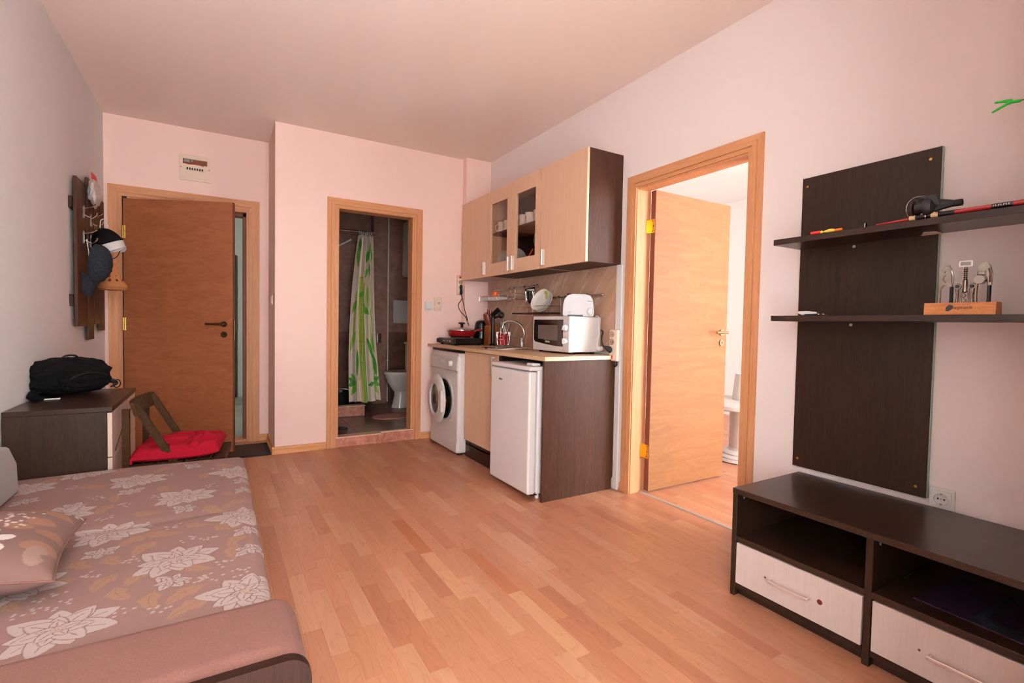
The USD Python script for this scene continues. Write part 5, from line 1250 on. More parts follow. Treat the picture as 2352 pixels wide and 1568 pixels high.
bk = Thing('scrub_brush', 'black dish brush with pale bristles in the ring holder', 'brush')
bk.p('body', hull([V(2.222, 3.455, 1.375) + _s * V(.022, .028, .020), V(2.226, 3.452, 1.29) + _s * .014]), 'plastic_black')
bk.p('head', hull([V(2.215, 3.50, 1.392) + _s * .009, V(2.225, 3.39, 1.405) + _s * .009]), 'plastic_black'); bk.p('bristles', rbx(2.205, 2.235, 3.40, 3.47, 1.380, 1.396, .004), 'print_pale')
pr = rack('plate_rack', 'dark plate shelf with chrome wires on the lower rail', 2.150, 2.272, 3.10, 3.545, 1.200, 1.250, 1.318, 7)
pr.p('shelf', bx(2.120, 2.275, 3.09, 3.56, 1.188, 1.198, .001), 'wenge')
def plate(label, c_, n_, R, flower):
    q = Thing('plate', label, 'plate')
    q.p('disc', lathe([(0, 0), (R * .62, 0), (R * .70, .004), (R, .020), (R, .024), (R * .68, .010), (R * .6, .006), (0, .006)], c_, n_, 48), 'plate_white', smooth=40)
    if flower:
        a, b, d_ = frame_of(n_)
        up = V(0, 0, 1) - d_ * d_[2]; up /= np.linalg.norm(up); sd = np.cross(d_, up)
        for k_, (u_, w_) in enumerate(((-.5, .62), (-.30, .72), (-.62, .42), (-.72, .22))):
            c0 = V(*c_) + sd * u_ * R + up * w_ * R + d_ * (.0155 + .006 * (math.hypot(u_, w_) - .7) * 6)
            q.p('leaf_motif', trimesh.Trimesh(np.array(trimesh.creation.icosphere(1, 1).vertices) @ np.stack([sd * .018, up * .013, d_ * .0016]) + c0, trimesh.creation.icosphere(1, 1).faces), 'plate_green', smooth=True)
pn_ = V(-.88, -.12, .46); pn_ /= np.linalg.norm(pn_); pc_ = V(2.190, 3.225, 1.291)
plate('front white plate with green leaf sprig standing in the wall rack', pc_, pn_, .094, True)
plate('plain white plate standing behind the leaf patterned plate', pc_ - pn_ * .030 + V(0, -.012, 0), pn_, .094, False)
tg = Thing('tongs', 'steel tongs hanging left of the toaster from the lower rail', 'tongs')
tg.p('arm', hull([V(2.283, 2.985, 1.24) + _s * V(.003, .010, .004), V(2.272, 3.0, 1.170) + _s * V(.003, .012, .004)]), 'steel'); tg.p('arm', hull([V(2.283, 2.965, 1.24) + _s * V(.003, .008, .004), V(2.272, 2.955, 1.172) + _s * V(.003, .010, .004)]), 'steel')
tg.p('hook', tube([(2.283, 2.975, 1.24), (2.281, 2.975, 1.30), (2.288, 2.975, 1.3265)], .0025, 6, smooth=3), 'chrome')
for k_, y in enumerate((3.05, 3.01, 2.975)):
    hkx = Thing('rail_hook', ('left', 'middle', 'right')[k_] + ' small chrome hook in the trio beside the tongs on the lower rail', 'hook')
    hkx.p('wire', tube([(2.2935, y, 1.3265), (2.284, y, 1.328), (2.277, y, 1.315), (2.280, y, 1.295), (2.270, y, 1.29)], .002, 6, smooth=4), 'chrome')

# ================================================================== RIGHT SIDE: shelf panel, TV stand
tp_ = Thing('wall_unit', 'tall dark wenge wall panel carrying two long shelves', 'wall panel')
tp_.p('board', bx(2.312, 2.3295, .781, 1.290, .468, 1.792, .001), 'wenge')
tp_.p('edge_band', bx(2.3125, 2.329, .7795, .781, .469, 1.791, 0), 'glass_edge')
for y, z in ((1.268, 1.752), (.815, 1.752), (1.268, .505), (.815, .505)): tp_.p('screw', lathe([(0, .0025), (.005, .002), (.006, 0)], (2.312, y, z), (-1, 0, 0), 14), 'brass_screw')
for z0, z1 in ((1.468, 1.492), (1.137, 1.160)):
    sh = tp_.p('shelf', bx(2.100, 2.3118, .19, 1.290, z0, z1, .001), 'wenge_flat')
    tp_.p('cam_screw', cyl((2.3118, 1.065, z0 - .012), (2.309, 1.065, z0 - .012), .006, n=16), 'clock_screw')
bk_ = Thing('shelf_bracket', 'small pale metal bracket under the right part of the upper shelf', 'bracket')
bk_.p('plate', hull([(2.30, .83, 1.4675), (2.30, .765, 1.4675), (2.235, .80, 1.4675), (2.245, .765, 1.4675), (2.30, .83, 1.4645), (2.30, .765, 1.4645), (2.245, .765, 1.4655), (2.235, .80, 1.4655)]), 'plastic_cream')

SZ, LZ = 1.4922, 1.1602
fl = Thing('fishing_float', 'red tipped yellow fishing float lying on the upper shelf', 'fishing float')
fl.p('tip', tube([(2.108, 1.135, SZ + .007), (2.109, 1.100, SZ + .007)], [.0055, .0065], 12), 'neon_red')
fl.p('collar', trimesh.Trimesh(np.array(trimesh.creation.icosphere(2, 1).vertices) * .006 + V(2.109, 1.094, SZ + .0065), trimesh.creation.icosphere(2, 1).faces), 'neon_yellow', smooth=True)
fl2 = Thing('fishing_float', 'slim orange fishing float lying right of the red tipped one', 'fishing float')
fl2.p('body', tube([(2.109, 1.086, SZ + .006), (2.110, 1.062, SZ + .008), (2.111, 1.045, SZ + .007)], [.003, .0075, .005], 12, smooth=4), 'neon_yellow')
fl2.p('stem', tube([(2.111, 1.045, SZ + .007), (2.112, 1.018, SZ + .007)], [.005, .005], 10), 'neon_orange')
ml = Thing('line_clip', 'tiny black clip with a bright metal pin standing on the upper shelf', 'clip')
ml.p('body', hull([V(2.118, .945, SZ) + V(*p_) for p_ in ((-.006, -.010, 0), (.008, -.010, 0), (-.006, .014, 0), (.008, .014, 0), (-.003, -.008, .018), (.005, -.008, .018), (0, .002, .014))]), 'plastic_black')
ml.p('pin', cyl((2.110, .939, SZ + .001), (2.110, .938, SZ + .017), .0018, n=8), 'chrome')
# fishing rod along the front of the shelf
def ro(y, dz=0.0, dx=0.0): return V(2.110 + dx, y, SZ + .0095 + dz)
rd = Thing('fishing_rod', 'red fishing rod lying along the upper shelf', 'fishing rod')
rd.p('tip_section', tube([ro(.90, -.006), ro(.80, -.003)], [.003, .0055], 12), 'rod_red')
rd.p('cork_grip', tube([ro(.797), ro(.779)], [.0085, .0085], 14), 'cork'); rd.p('reel_seat', tube([ro(.779), ro(.672)], [.0080, .0080], 14), 'plastic_black'); rd.p('cork_grip', tube([ro(.735), ro(.715)], [.0088, .0088], 14), 'cork')
rd.p('butt_section', tube([ro(.672), ro(.20)], [.0078, .0088], 14), 'rod_red')
rd.p('label_band', tube([ro(.580), ro(.530)], [.0083, .0084], 14), 'plastic_black')
for k_ in range(7):
    c0 = ro(.575 - k_ * .006); rd.p('label_letter', turn(bx(c0[0] - .0092, c0[0] - .0080, c0[1] - .0014, c0[1] + .0014, c0[2] - .002, c0[2] + .004, 0), -18 if k_ % 2 else 18, (1, 0, 0), c0), 'print_pale')
rd.p('seat_hood', tube([ro(.752), ro(.747)], [.0092, .0092], 14), 'chrome')
# spinning reel, its axis level above the rod
RZ = SZ + .0440
rl = Thing('fishing_reel', 'black spinning reel mounted on the fishing rod', 'fishing reel')
rl.p('foot', tube([ro(.765, .008), ro(.745, .012), ro(.725, .008)], [.003, .0045, .003], 10, smooth=4), 'chrome')
rl.p('stem', hull([ro(.748, .010) + _s * .005, V(2.116, .700, RZ - .004) + _s * .008, V(2.116, .680, RZ - .004) + _s * .007]), 'reel_grey')
rl.p('body', hull([V(2.120, .715, RZ) + _s * V(.016, .018, .019), V(2.120, .685, RZ - .002) + _s * .012]), 'reel_grey')
rl.p('spool', lathe([(0, .026), (.026, .026), (.031, .020), (.024, .016), (.024, -.006), (.032, -.010), (.033, -.018), (0, -.018)], (2.120, .765, RZ - .003), (0, 1, 0), 32), 'hot_black')
rl.p('rotor', lathe([(.035, .010), (.036, .0), (.031, -.012), (.018, -.020), (0, -.021)], (2.120, .745, RZ - .003), (0, 1, 0), 32), 'reel_grey')
rl.p('bail_wire', tube([(2.118, .742, RZ + .034), (2.104, .778, RZ + .036), (2.092, .796, RZ + .018), (2.089, .800, RZ - .008), (2.098, .796, RZ - .030)], .0017, 6, smooth=6), 'chrome')
rl.p('bail_arm', hull([V(2.118, .784, RZ + .035) + _s * .0045, V(2.118, .775, RZ + .030) + _s * .005]), 'reel_grey')
rl.p('crank_arm', hull([V(2.100, .760, RZ + .030) + _s * .0045, V(2.104, .722, RZ + .028) + _s * .006, V(2.108, .715, RZ + .0) + _s * .006]), 'reel_grey')
rl.p('drag_knob', cyl((2.120, .690, RZ - .003), (2.120, .657, RZ - .003), .0105, .0115, 18), 'rubber_black')

# bar tools in their wooden stand at the front of the lower shelf
ST = V(2.133, .650, LZ)
sd_ = Thing('tool_stand', 'orange wooden stand with printed brand for bar tools on the lower shelf', 'stand')
wy = .0925
sd_.p('block', extr(Polygon([(-.028, 0), (.028, 0), (.025, .040), (-.025, .040)]), 2 * wy, (ST[0], ST[1] + wy, ST[2]), (1, 0, 0), (0, 0, 1)), 'stand_wood')
def onst(y, z): return (ST[0] - .0283 + .075 * z, ST[1] + y, ST[2] + z)
sd_.p('print', text('agicook', .0095, (ST[0] - .0272, ST[1] + .012, ST[2] + .0185), (0, -1, 0), (.0748, 0, .9972), .0006), 'print_dark')
sd_.p('chef_mark', hull([V(*onst(y, z)) + V(d_, 0, 0) for y, z in ((.033, .012), (.025, .011), (.013, .021), (.014, .030), (.024, .033), (.033, .024)) for d_ in (-.0004, .001)]), 'print_dark')
def press(label, yc, big):
    t_ = Thing('garlic_press' if big else 'nutcracker', label, 'bar tool')
    x = ST[0]; z0 = ST[2] + .041
    h = .126
    for s_ in (-1, 1):
        y = yc + s_ * .0155
        t_.p('handle', tube([(x, y, z0 - .03), (x, y, z0 + h * .40), (x, yc + s_ * .0125, z0 + h * .58)], [.0042, .0045, .0046], 10, smooth=4), 'tool_steel')
        if s_ < 0: t_.p('grip', tube([(x - .001, y - .001, z0 - .03), (x - .001, y - .001, z0 + h * .42)], [.0052, .0054], 10), 'plastic_black')
    head = Polygon([(-.0165, .44 * h), (-.0165, .66 * h), (-.012, .86 * h), (-.004, .99 * h), (.006, 1.0 * h), (.014, .86 * h), (.018, .66 * h), (.0165, .44 * h), (.0115, .40 * h), (.006, .47 * h), (0, .50 * h), (-.006, .47 * h), (-.0115, .40 * h)]).buffer(.001)
    if big: head = Polygon([(.0165, .44 * h), (.0165, .56 * h), (.0115, .62 * h), (.008, .70 * h), (-.010, .92 * h), (-.004, 1.0 * h), (.008, 1.02 * h), (.017, .90 * h), (.021, .72 * h), (.0205, .44 * h)]).buffer(.001)
    else: head = head.difference(Point(0, .82 * h).buffer(.0042)).difference(Polygon([(-.0066, .64 * h), (0, .53 * h), (.0066, .64 * h), (0, .745 * h)]).buffer(.0012))
    t_.p('head', extr(head, .010, (x + .005, yc, z0), (0, -1, 0), (0, 0, 1)), 'tool_steel')
    t_.p('lever_edge', tube([(x - .004, yc - .0185, z0 + h * .50), (x - .005, yc - .0195, z0 + h * .68), (x - .005, yc - .015, z0 + h * .86)], [.0035, .0045, .003], 8, smooth=4), 'chrome')
    if big:
        t_.p('basket', cyl((x - .020, yc + .004, z0 + .072), (x + .006, yc + .004, z0 + .072), .0135, n=24), 'tool_steel'); t_.p('plunger', rbx(x - .014, x + .003, yc - .009, yc + .012, z0 + .086, z0 + .100, .003), 'tool_steel')
        t_.p('near_lever', tube([(x, yc + .0155, z0 + h * .42), (x, yc + .014, z0 + h * .56)], [.0046, .005], 10), 'tool_steel')
    t_.p('rivet', cyl((x - .0065, yc - .001, z0 + h * .93), (x - .0045, yc - .001, z0 + h * .93), .003, n=12), 'steel')
press('nutcracker with two holes at the left end of the wooden stand', .694, False)
press('garlic press at the right end of the wooden stand', .599, True)
ck = Thing('corkscrew', 'winged corkscrew in the middle of the wooden stand', 'corkscrew')
x, yc, z0 = ST[0], .643, ST[2] + .041
ck.p('opener_head', extr(Polygon(rrect(-.018, .018, .118, .138, .004).exterior, [rrect(-.013, .013, .122, .134, .002).exterior.coords]), .005, (x + .002, yc, z0), (0, -1, 0), (0, 0, 1)), 'chrome')
ck.p('rack_shaft', cat(cyl((x, yc, z0 + .05), (x, yc, z0 + .119), .0038, n=12), *[lathe([(.0038, k_ * .0066), (.0062, k_ * .0066 + .002), (.0038, k_ * .0066 + .0048)], (x, yc, z0 + .074), n=16) for k_ in range(6)]), 'tool_steel')
ck.p('collar', hull([V(x, yc, z0 + z) + _s * V(.006, .0065, .004) for z in (.036, .072)]), 'tool_steel')
for s_ in (-1, 1):
    ck.p('gear', lathe([(0, .004), (.009, .004), (.0105, .002), (.0105, -.002), (.009, -.004), (0, -.004)], (x, yc + s_ * .0185, z0 + .053), (1, 0, 0), 14), 'tool_steel')
    ck.p('pivot', cyl((x - .0055, yc + s_ * .0185, z0 + .053), (x - .004, yc + s_ * .0185, z0 + .053), .0062, n=14), 'plastic_black')
    ck.p('wing', tube([(x, yc + s_ * .020, z0 + .050), (x, yc + s_ * .019, z0 + .015), (x, yc + s_ * .0225, z0 - .02)], [.005, .0038, .0042], 10, smooth=4), 'tool_steel')
    ck.p('leg', cyl((x, yc + s_ * .0085, z0 + .045), (x, yc + s_ * .010, z0 - .02), .003, n=10), 'tool_steel')
ck.p('worm', tube([(x + .0026 * math.cos(a), yc + .0026 * math.sin(a), z0 + .036 - a * .0026) for a in np.linspace(0, 19, 60)], .0012, 6), 'tool_steel')

rc = Thing('remote_fob', 'small white remote with beaded cord at the left end of the lower shelf', 'remote')
rc.p('body', hull([V(2.114, y, LZ + z) + _s * V(.006, .006, .0045) for y, z in ((1.178, .014), (1.145, .015), (1.108, .011), (1.16, .006))]), 'plastic_white')
rc.p('underside', rbx(2.108, 2.124, 1.10, 1.15, LZ, LZ + .007, .002), 'cap_navy')
for y in (1.094, 1.076): rc.p('bead', trimesh.Trimesh(np.array(trimesh.creation.icosphere(2, 1).vertices) * .0046 + V(2.112, y, LZ + .0048), trimesh.creation.icosphere(2, 1).faces), 'chrome', smooth=True)
rc.p('cord', tube([(2.113, 1.105, LZ + .005), (2.112, 1.094, LZ + .005), (2.112, 1.076, LZ + .004), (2.116, 1.064, LZ + .002)], .0012, 6), 'brown_wire')

so = Thing('wall_socket', 'white wall socket right of the shelf panel above the TV stand', 'socket')
so.p('plate', rbx(2.318, 2.3297, .698, .776, .440, .518, .006), 'plastic_white')
so.p('inner_plate', rbx(2.3155, 2.320, .708, .766, .450, .508, .002), 'plastic_white')
so.p('well', lathe([(.0235, -.001), (.0235, .006), (.0215, .006), (.0200, .0008), (0, .0008)], (2.3155, .737, .479), (-1, 0, 0), 32), 'plastic_white')
so.p('pin_hole', cat(*[cyl((2.3155, .737 + d_, .479), (2.3141, .737 + d_, .479), .003, n=10) for d_ in (-.0095, .0095)]), 'dark_hole')
so.p('earth_clip', cat(*[bx(2.311, 2.3155, .734, .740, .479 + d_ - .002, .479 + d_ + .002, .0005) for d_ in (-.019, .019)]), 'brass')
so.p('screw', cyl((2.3155, .737, .479), (2.3141, .737, .479), .0025, n=10), 'steel')

# ---- TV stand
tv = Thing('tv_stand', 'low dark wenge TV stand with two open bays and pale drawers', 'TV stand')
vx0, vx1, vy0, vy1, vh = 1.828, 2.310, .258, 1.258, .445
tv.p('top', bx(vx0 - .002, vx1, vy0, vy1, vh - .022, vh, .001), 'wenge_flat')
tv.p('side_panel', bx(vx0, vx1, vy1 - .020, vy1, 0, vh - .022), 'wenge'); tv.p('side_panel', bx(vx0, vx1, vy0, vy0 + .020, 0, vh - .022), 'wenge')
tv.p('divider', bx(vx0, vx1, .748, .770, 0, vh - .022), 'wenge')
tv.p('back_panel', bx(vx1 - .004, vx1, vy0 + .02, vy1 - .02, .03, vh - .022, 0), 'wenge')
for a, b in ((.770, vy1 - .020), (vy0 + .020, .748)):
    tv.p('shelf', bx(vx0 + .001, vx1 - .004, a, b, .228, .250, .001), 'wenge_flat')
    tv.p('plinth', bx(vx0 + .03, vx0 + .046, a, b, .0, .055), 'wenge'); tv.p('rail', bx(vx0 + .004, vx0 + .03, a, b, .034, .055), 'wenge')
    dr = tv.p('drawer_front', bx(vx0 - .001, vx0 + .016, a + .004, b - .004, .058, .224, .001), 'pale_front')
    ym = (a + b) / 2 + .005
    tv.p('handle', cat(tube([(vx0 - .001, ym + .068, .136), (vx0 - .022, ym + .068, .136)], .004, 8), tube([(vx0 - .001, ym - .068, .136), (vx0 - .022, ym - .068, .136)], .004, 8), bx(vx0 - .027, vx0 - .020, ym - .075, ym + .075, .131, .141, .002)), 'aluminium_handle', dr)
    tv.p('screw_hole', cyl((vx0 - .001, ym + .098, .136), (vx0 - .0018, ym + .098, .136), .0035, n=12), 'knob_brown', dr)
    tv.p('knob_hole', cyl((vx0 - .001, ym - .104, .139), (vx0 - .002, ym - .104, .139), .009, n=18), 'knob_brown', dr)
for y in (vy1 - .0205, .7475): tv.p('cam_cap', cyl((vx0 + .045, y, .402), (vx0 + .045, y - .002, .402), .006, n=14), 'clock_screw')
pm_ = Thing('placemat', 'dark purple placemat lying in the right bay of the TV stand', 'placemat')
pm_.p('mat', turn(bx(1.895, 2.20, .30, .655, .2505, .2535, .001), -4, (0, 0, 1), (2.05, .50, .25)), 'placemat')
pm_.p('pattern', turn(cat(bx(1.90, 2.195, .50, .52, .2534, .2540, 0), bx(1.90, 1.96, .305, .50, .2534, .2540, 0)), -4, (0, 0, 1), (2.05, .50, .25)), 'cap_navy')
lg = Thing('metal_pin', 'tiny metal shelf pin lying in the right bay of the TV stand', 'pin')
lg.p('pin', tube([(2.03, .735, .2535), (2.10, .737, .2535)], [.0025, .0015], 8), 'chrome')

# ---- green peg on its wire near the window corner
gp = Thing('clothes_peg', 'bright green plastic peg clipped to a wire high at the right edge', 'clothes peg')
pw = V(2.26, .5505, 1.905)
def pk(y, z, x=0): return V(2.26 + x, y, z)
gp.p('leg', hull([pk(.625, 1.879) + _s * .0035, pk(.600, 1.8755) + _s * .004, pk(.588, 1.8725) + _s * .0045]), 'peg_green')
gp.p('leg', hull([pk(.631, 1.850) + _s * .0035, pk(.606, 1.860) + _s * .004, pk(.592, 1.866) + _s * .0045]), 'peg_green')
gp.p('jaw', hull([pk(.594, 1.868) + _s * .0055, pk(.566, 1.8635) + _s * .0045]), 'peg_green')
gp.p('spring', cyl(pk(.592, 1.868, -.007), pk(.592, 1.868, .007), .0055, n=14), 'peg_green')
gw = Thing('line_wire', 'brown stiff wire holding the green peg near the window', 'wire')
gw.p('wire', tube([(2.26, .566, 1.8635), (2.262, .48, 1.866), (2.275, .30, 1.88), (2.32, .18, 1.93)], .0016, 6, smooth=5), 'brown_wire')
gw.p('wall_hook', cyl((2.3295, .18, 1.93), (2.318, .18, 1.93), .008, n=14), 'steel')

# ---- what shows of the bedroom
bt = Thing('pedestal_table', 'round white pedestal table beyond the bedroom door', 'table')
TB = V(3.80, 2.545, 0)
bt.p('top', lathe([(0, .493), (.36, .493), (.375, .485), (.375, .455), (.36, .446), (0, .446)], TB, n=64), 'appliance_white')
bt.p('column', lathe([(.112, .446), (.106, .41), (.104, .10), (.112, .09)], TB, n=40), 'appliance_white')
bt.p('base', lathe([(0, .0), (.215, 0), (.222, .008), (.215, .022), (.195, .026), (.198, .034), (.190, .046), (.160, .052), (.162, .062), (.150, .075), (.115, .088), (0, .09)], TB, n=48), 'appliance_white', smooth=50)
lm = Thing('lampshade', 'white cone shaped shade standing on the bedroom table', 'lampshade')
lm.p('shade', lathe([(.092, .4935), (.095, .50), (.076, .715), (.071, .715), (.088, .503)], V(3.886, 2.60, 0), n=40), 'plastic_white')
bcb = Thing('orange_cable', 'orange cord lying on the bedroom floor behind the table', 'cord')
bcb.p('cord', tube([(3.70, 3.2, .006), (3.9, 3.1, .012), (4.1, 3.0, .16), (4.3, 3.2, .14), (4.5, 3.3, .01)], .006, 8, smooth=6), 'neon_orange')

# ================================================================== BATHROOM CONTENTS
BR = Thing('shower_rail', 'chrome shower rail crossing the bathroom above the curtain', 'rail')
BR.p('rod', cyl((.511, 5.50, 2.062), (1.475, 5.50, 2.085), .011, n=16), 'chrome')
BR.p('rod_return', cyl((1.475, 5.50, 2.085), (1.475, 6.31, 2.085), .011, n=16), 'chrome')
sc = Thing('shower_curtain', 'white shower curtain with green bamboo print bunched on the rail', 'curtain')
n_u, n_v = 220, 230
u = np.linspace(0, 1, n_u); w = np.linspace(0, 1, n_v); U, W = np.meshgrid(u, w, indexing='ij')   # u across the cloth, w down
wid_top, wid_bot = .150, .345
wd_ = wid_top + (wid_bot - wid_top) * W ** .8
cx_ = 1.395 + (1.405 - 1.395) * W - .035 * np.sin(W * 3)
xc = cx_ + (U - .5) * wd_
folds = .042 * np.sin(U * 2 * math.pi * 3.5 + .5) * (1 - .25 * W) + .012 * np.sin(U * 2 * math.pi * 8 + 2 * W)
yc_ = 5.50 + folds - .02 * W
zc = 2.045 - W * 1.825 + .010 * np.sin(U * 9) * W
vt = np.stack([xc, yc_, zc], -1).reshape(-1, 3); I = np.arange(n_u * n_v).reshape(n_u, n_v)
f = np.concatenate([np.stack([I[:-1, :-1], I[1:, :-1], I[1:, 1:]], -1).reshape(-1, 3), np.stack([I[:-1, :-1], I[1:, 1:], I[:-1, 1:]], -1).reshape(-1, 3)])
back = vt + V(0, .0015, 0); f = np.vstack([f, f[:, ::-1] + len(vt)])
cu_, cv_ = U.ravel(), W.ravel() * 1.825
CW = np.array(lin('E2CDBC')); col = np.repeat(CW[None], len(cu_), 0)
GR = [np.array(lin(c)) for c in ('76B448', '569A48', 'BCC862', '98C258')]
su = cu_ * .75
def stalk(u0, u1, v0, v1, wdt, c):
    t_ = np.clip((cv_ - v0) / (v1 - v0), 0, 1); uc = u0 + (u1 - u0) * t_
    m_ = (abs(su - uc) < wdt) & (cv_ >= min(v0, v1)) & (cv_ <= max(v0, v1)); col[m_] = c * (1 - .12 * (abs((su[m_] - uc[m_]) / wdt))[:, None])
    nod = m_ & (np.mod(cv_, .23) < .007); col[nod] = c * .7
stalk(.29, .36, .45, 1.83, .045, GR[2]); stalk(.38, .40, .52, 1.83, .040, GR[3]); stalk(.62, .66, .5, 1.4, .02, GR[2]); stalk(.55, .60, .2, 1.5, .012, GR[2]); stalk(.13, .10, .62, 1.2, .016, GR[2]); stalk(.42, .44, 1.0, 1.83, .018, GR[0])
def lf_(u0, v0, ang_, L, wdt, c):
    du, dv = su - u0, cv_ - v0; a = math.radians(ang_); p_, q_ = du * math.cos(a) + dv * math.sin(a), -du * math.sin(a) + dv * math.cos(a)
    s_ = p_ / L; m_ = (s_ > 0) & (s_ < 1) & (abs(q_) < wdt * np.sin(np.clip(s_, 0, 1) * math.pi) ** .8 * (1 - .3 * s_)); col[m_] = c
for a_ in [(.10, .03, 85, .20, .05, GR[1]), (.08, .12, 80, .24, .05, GR[0]), (.58, .06, 100, .18, .05, GR[0]), (.55, .16, 120, .16, .045, GR[1]), (.68, .12, 95, .20, .045, GR[0]), (.45, .10, 95, .14, .04, GR[3]),
           (.55, .30, 80, .16, .04, GR[1]), (.52, .36, 130, .15, .04, GR[0]), (.38, .62, 160, .14, .035, GR[0]), (.46, .72, 110, .14, .04, GR[1]), (.60, .80, 60, .16, .04, GR[0]), (.42, .78, 30, .16, .04, GR[0]), (.14, .72, 120, .16, .04, GR[0]),
           (.52, .55, 85, .26, .03, GR[3]), (.62, 1.0, 75, .30, .035, GR[0]), (.66, 1.30, 80, .26, .05, GR[1]), (.50, 1.12, 62, .32, .04, GR[1]), (.24, 1.25, 95, .30, .055, GR[1]), (.14, 1.05, 115, .25, .04, GR[3]),
           (.16, 1.62, 200, .17, .035, GR[1]), (.16, 1.62, 172, .17, .035, GR[1]), (.16, 1.63, 130, .17, .04, GR[0]), (.14, 1.60, 225, .12, .03, GR[0]), (.60, 1.62, -20, .17, .035, GR[1]), (.60, 1.62, 12, .17, .035, GR[0]), (.60, 1.63, 48, .16, .04, GR[3]), (.60, 1.60, -48, .12, .03, GR[0]), (.60, 1.62, 168, .12, .03, GR[1])]: lf_(*a_)
sc.p('cloth', trimesh.Trimesh(np.vstack([vt, back]), f, process=False), 'tinted_cloth', tint=np.vstack([col, col]), smooth=True)
for k_ in range(7):
    x = 1.325 + k_ * .022
    sc.p('ring', tube([(x, 5.50 + .017 * math.cos(a), 2.072 + .020 * math.sin(a)) for a in np.linspace(0, 6.2832, 17)], .003, 6), 'print_pale')
ar = Thing('hand_shower', 'white hand shower slanting on the wall behind the curtain', 'shower head')
ar.p('arm', cyl((1.20, 6.28, 1.98), (1.40, 6.20, 2.10), .010, n=12), 'porcelain')
ar.p('head', lathe([(0, 0), (.04, .0), (.042, .012), (.012, .03)], (1.19, 6.285, 1.965), (.5, -.2, .8), 24), 'porcelain')
wc = Thing('toilet', 'white ceramic toilet behind the right jamb of the bathroom doorway', 'toilet')
BXc, BYc = 1.90, 5.83
def oval(x0, x1, hw, z, n=40):
    t_ = np.linspace(0, 2 * math.pi, n, endpoint=False); cx = (x0 + x1) / 2; rx = (x1 - x0) / 2
    return np.stack([cx + rx * np.cos(t_), BYc + hw * np.sin(t_), np.full(n, z)], 1)
def loft(rings):
    n = len(rings[0]); v = np.vstack(rings + [rings[0].mean(0)[None], rings[-1].mean(0)[None]]); f = []
    for k_ in range(len(rings) - 1):
        for i in range(n):
            j = (i + 1) % n; f += [(k_ * n + i, k_ * n + j, (k_ + 1) * n + j), (k_ * n + i, (k_ + 1) * n + j, (k_ + 1) * n + i)]
    a, b = len(v) - 2, len(v) - 1; L_ = (len(rings) - 1) * n
    for i in range(n):
        j = (i + 1) % n; f += [(a, j, i), (b, L_ + i, L_ + j)]
    return trimesh.Trimesh(v, f, process=False)
wc.p('pedestal', loft([oval(1.80, 2.04, .095, FZ), oval(1.81, 2.03, .09, FZ + .03), oval(1.835, 2.03, .07, FZ + .14), oval(1.83, 2.06, .08, FZ + .22)]), 'porcelain', smooth=50)
wc.p('bowl', loft([oval(1.82, 2.08, .085, FZ + .20), oval(1.76, 2.14, .14, FZ + .29), oval(1.725, 2.17, .175, FZ + .37), oval(1.72, 2.17, .178, FZ + .40)]), 'porcelain', smooth=50)
wc.p('seat', loft([oval(1.712, 2.15, .183, FZ + .400), oval(1.708, 2.15, .186, FZ + .412), oval(1.715, 2.15, .18, FZ + .43), oval(1.72, 2.15, .176, FZ + .436)]), 'porcelain', smooth=40)
wc.p('tank', rbx(2.02, 2.19, BYc - .19, BYc + .19, FZ + .40, FZ + .76, .02), 'porcelain')
wc.p('tank_lid', rbx(2.01, 2.20, BYc - .20, BYc + .20, FZ + .755, FZ + .785, .010), 'porcelain')
wc.p('flush_button', cyl((2.10, BYc, FZ + .785), (2.10, BYc, FZ + .793), .022), 'chrome')
ap = Thing('access_panel', 'pale square access panel on the bathroom wall above the toilet', 'access panel')
ap.p('frame', bx(1.96, 2.20, 6.300, 6.309, 1.09, 1.39, .002), 'appliance_grey'); ap.p('hatch', bx(1.975, 2.185, 6.296, 6.301, 1.105, 1.375, .002), 'appliance_grey')
wh = Thing('water_heater', 'grey white water heater high on the right bathroom wall', 'water heater')
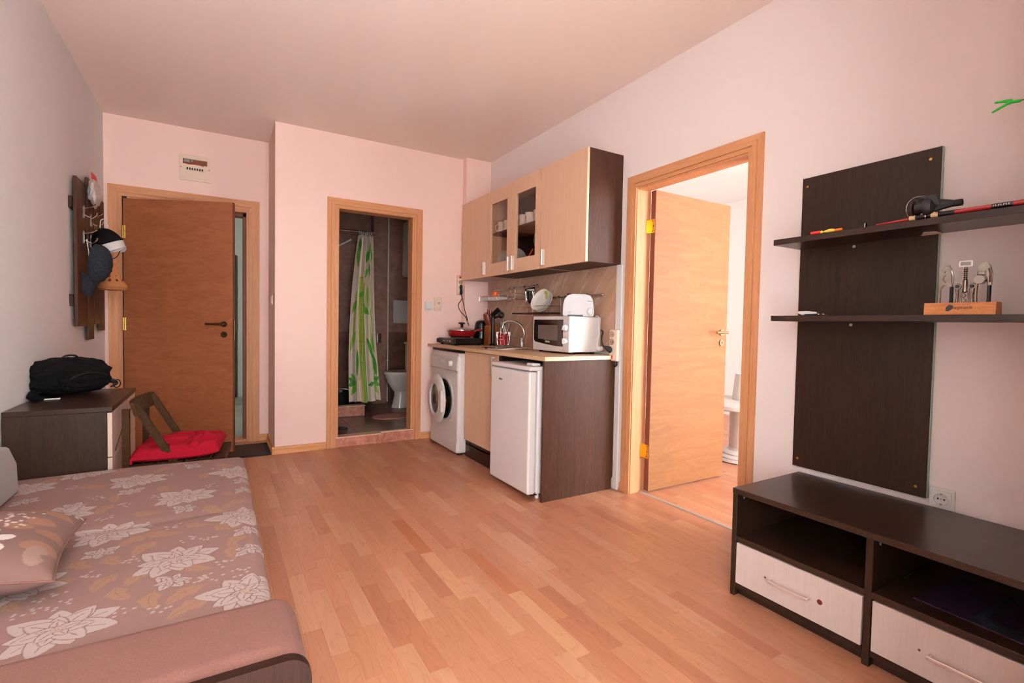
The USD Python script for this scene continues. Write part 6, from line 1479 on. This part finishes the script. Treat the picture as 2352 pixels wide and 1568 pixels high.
wh.p('casing', rbx(2.04, 2.30, 5.86, 6.22, 1.68, 2.38, .03), 'appliance_white'); wh.p('control_strip', bx(2.10, 2.24, 5.855, 5.862, 1.70, 1.74, .001), 'print_grey')
wp = Thing('water_pipe', 'thin white pipe running down the bathroom corner', 'pipe')
wp.p('pipe', cyl((1.885, 6.295, FZ), (1.885, 6.295, 2.44), .009, n=14), 'appliance_white')
wp.p('clip', cat(bx(1.872, 1.898, 6.285, 6.309, 1.5, 1.515), bx(1.872, 1.898, 6.285, 6.309, .6, .615)), 'appliance_grey')
px2 = Thing('pipe_box', 'tall dark tiled pipe box in the bathroom corner left of the white pipe', 'pipe box')
px2.p('box', bx(1.66, 1.83, 6.16, 6.309, FZ, 2.44, .002), 'tile_dark')
dis = Thing('dispenser', 'small shiny plate on the tiled pipe box left of the white pipe', 'holder')
dis.p('plate', rbx(1.71, 1.76, 6.135, 6.159, .84, .96, .005), 'chrome')
bm = Thing('bath_mat', 'oval pinkish bath mat on the bathroom floor', 'bath mat')
bm.p('pile', lathe([(0, .010), (.19, .010), (.205, .006), (.208, 0)], (0, 0, 0), n=48).apply_transform(np.array([[1.0, 0, 0, 1.62], [0, .72, 0, 5.25], [0, 0, 1, FZ + .0005], [0, 0, 0, 1]])), 'bath_mat')
dh = Thing('black_floor_object', 'small black object on the bathroom floor by the left jamb', 'door stop')  # unidentified small black thing, its kind left open
dh.p('body', hull([V(1.05, 4.80, FZ + .012) + _s * .011, V(.99, 4.82, FZ + .016) + _s * .015]), 'rubber_black')
bkt = Thing('bucket', 'dark bucket standing in the shower behind the curtain', 'bucket')
bkt.p('body', lathe([(0, .001), (.10, .001), (.125, .20), (.128, .21), (.120, .21), (.096, .006), (0, .006)], (1.23, 5.95, FZ), n=32), 'plastic_black', smooth=40)
bkt.p('handle', tube([(1.23 + .122 * math.cos(a), 5.95 + .05 * math.sin(a) - .07, FZ + .21 + .03 * math.sin(a)) for a in np.linspace(0, math.pi, 12)], .003, 6), 'steel')
flush()
for a in AFTER: a()
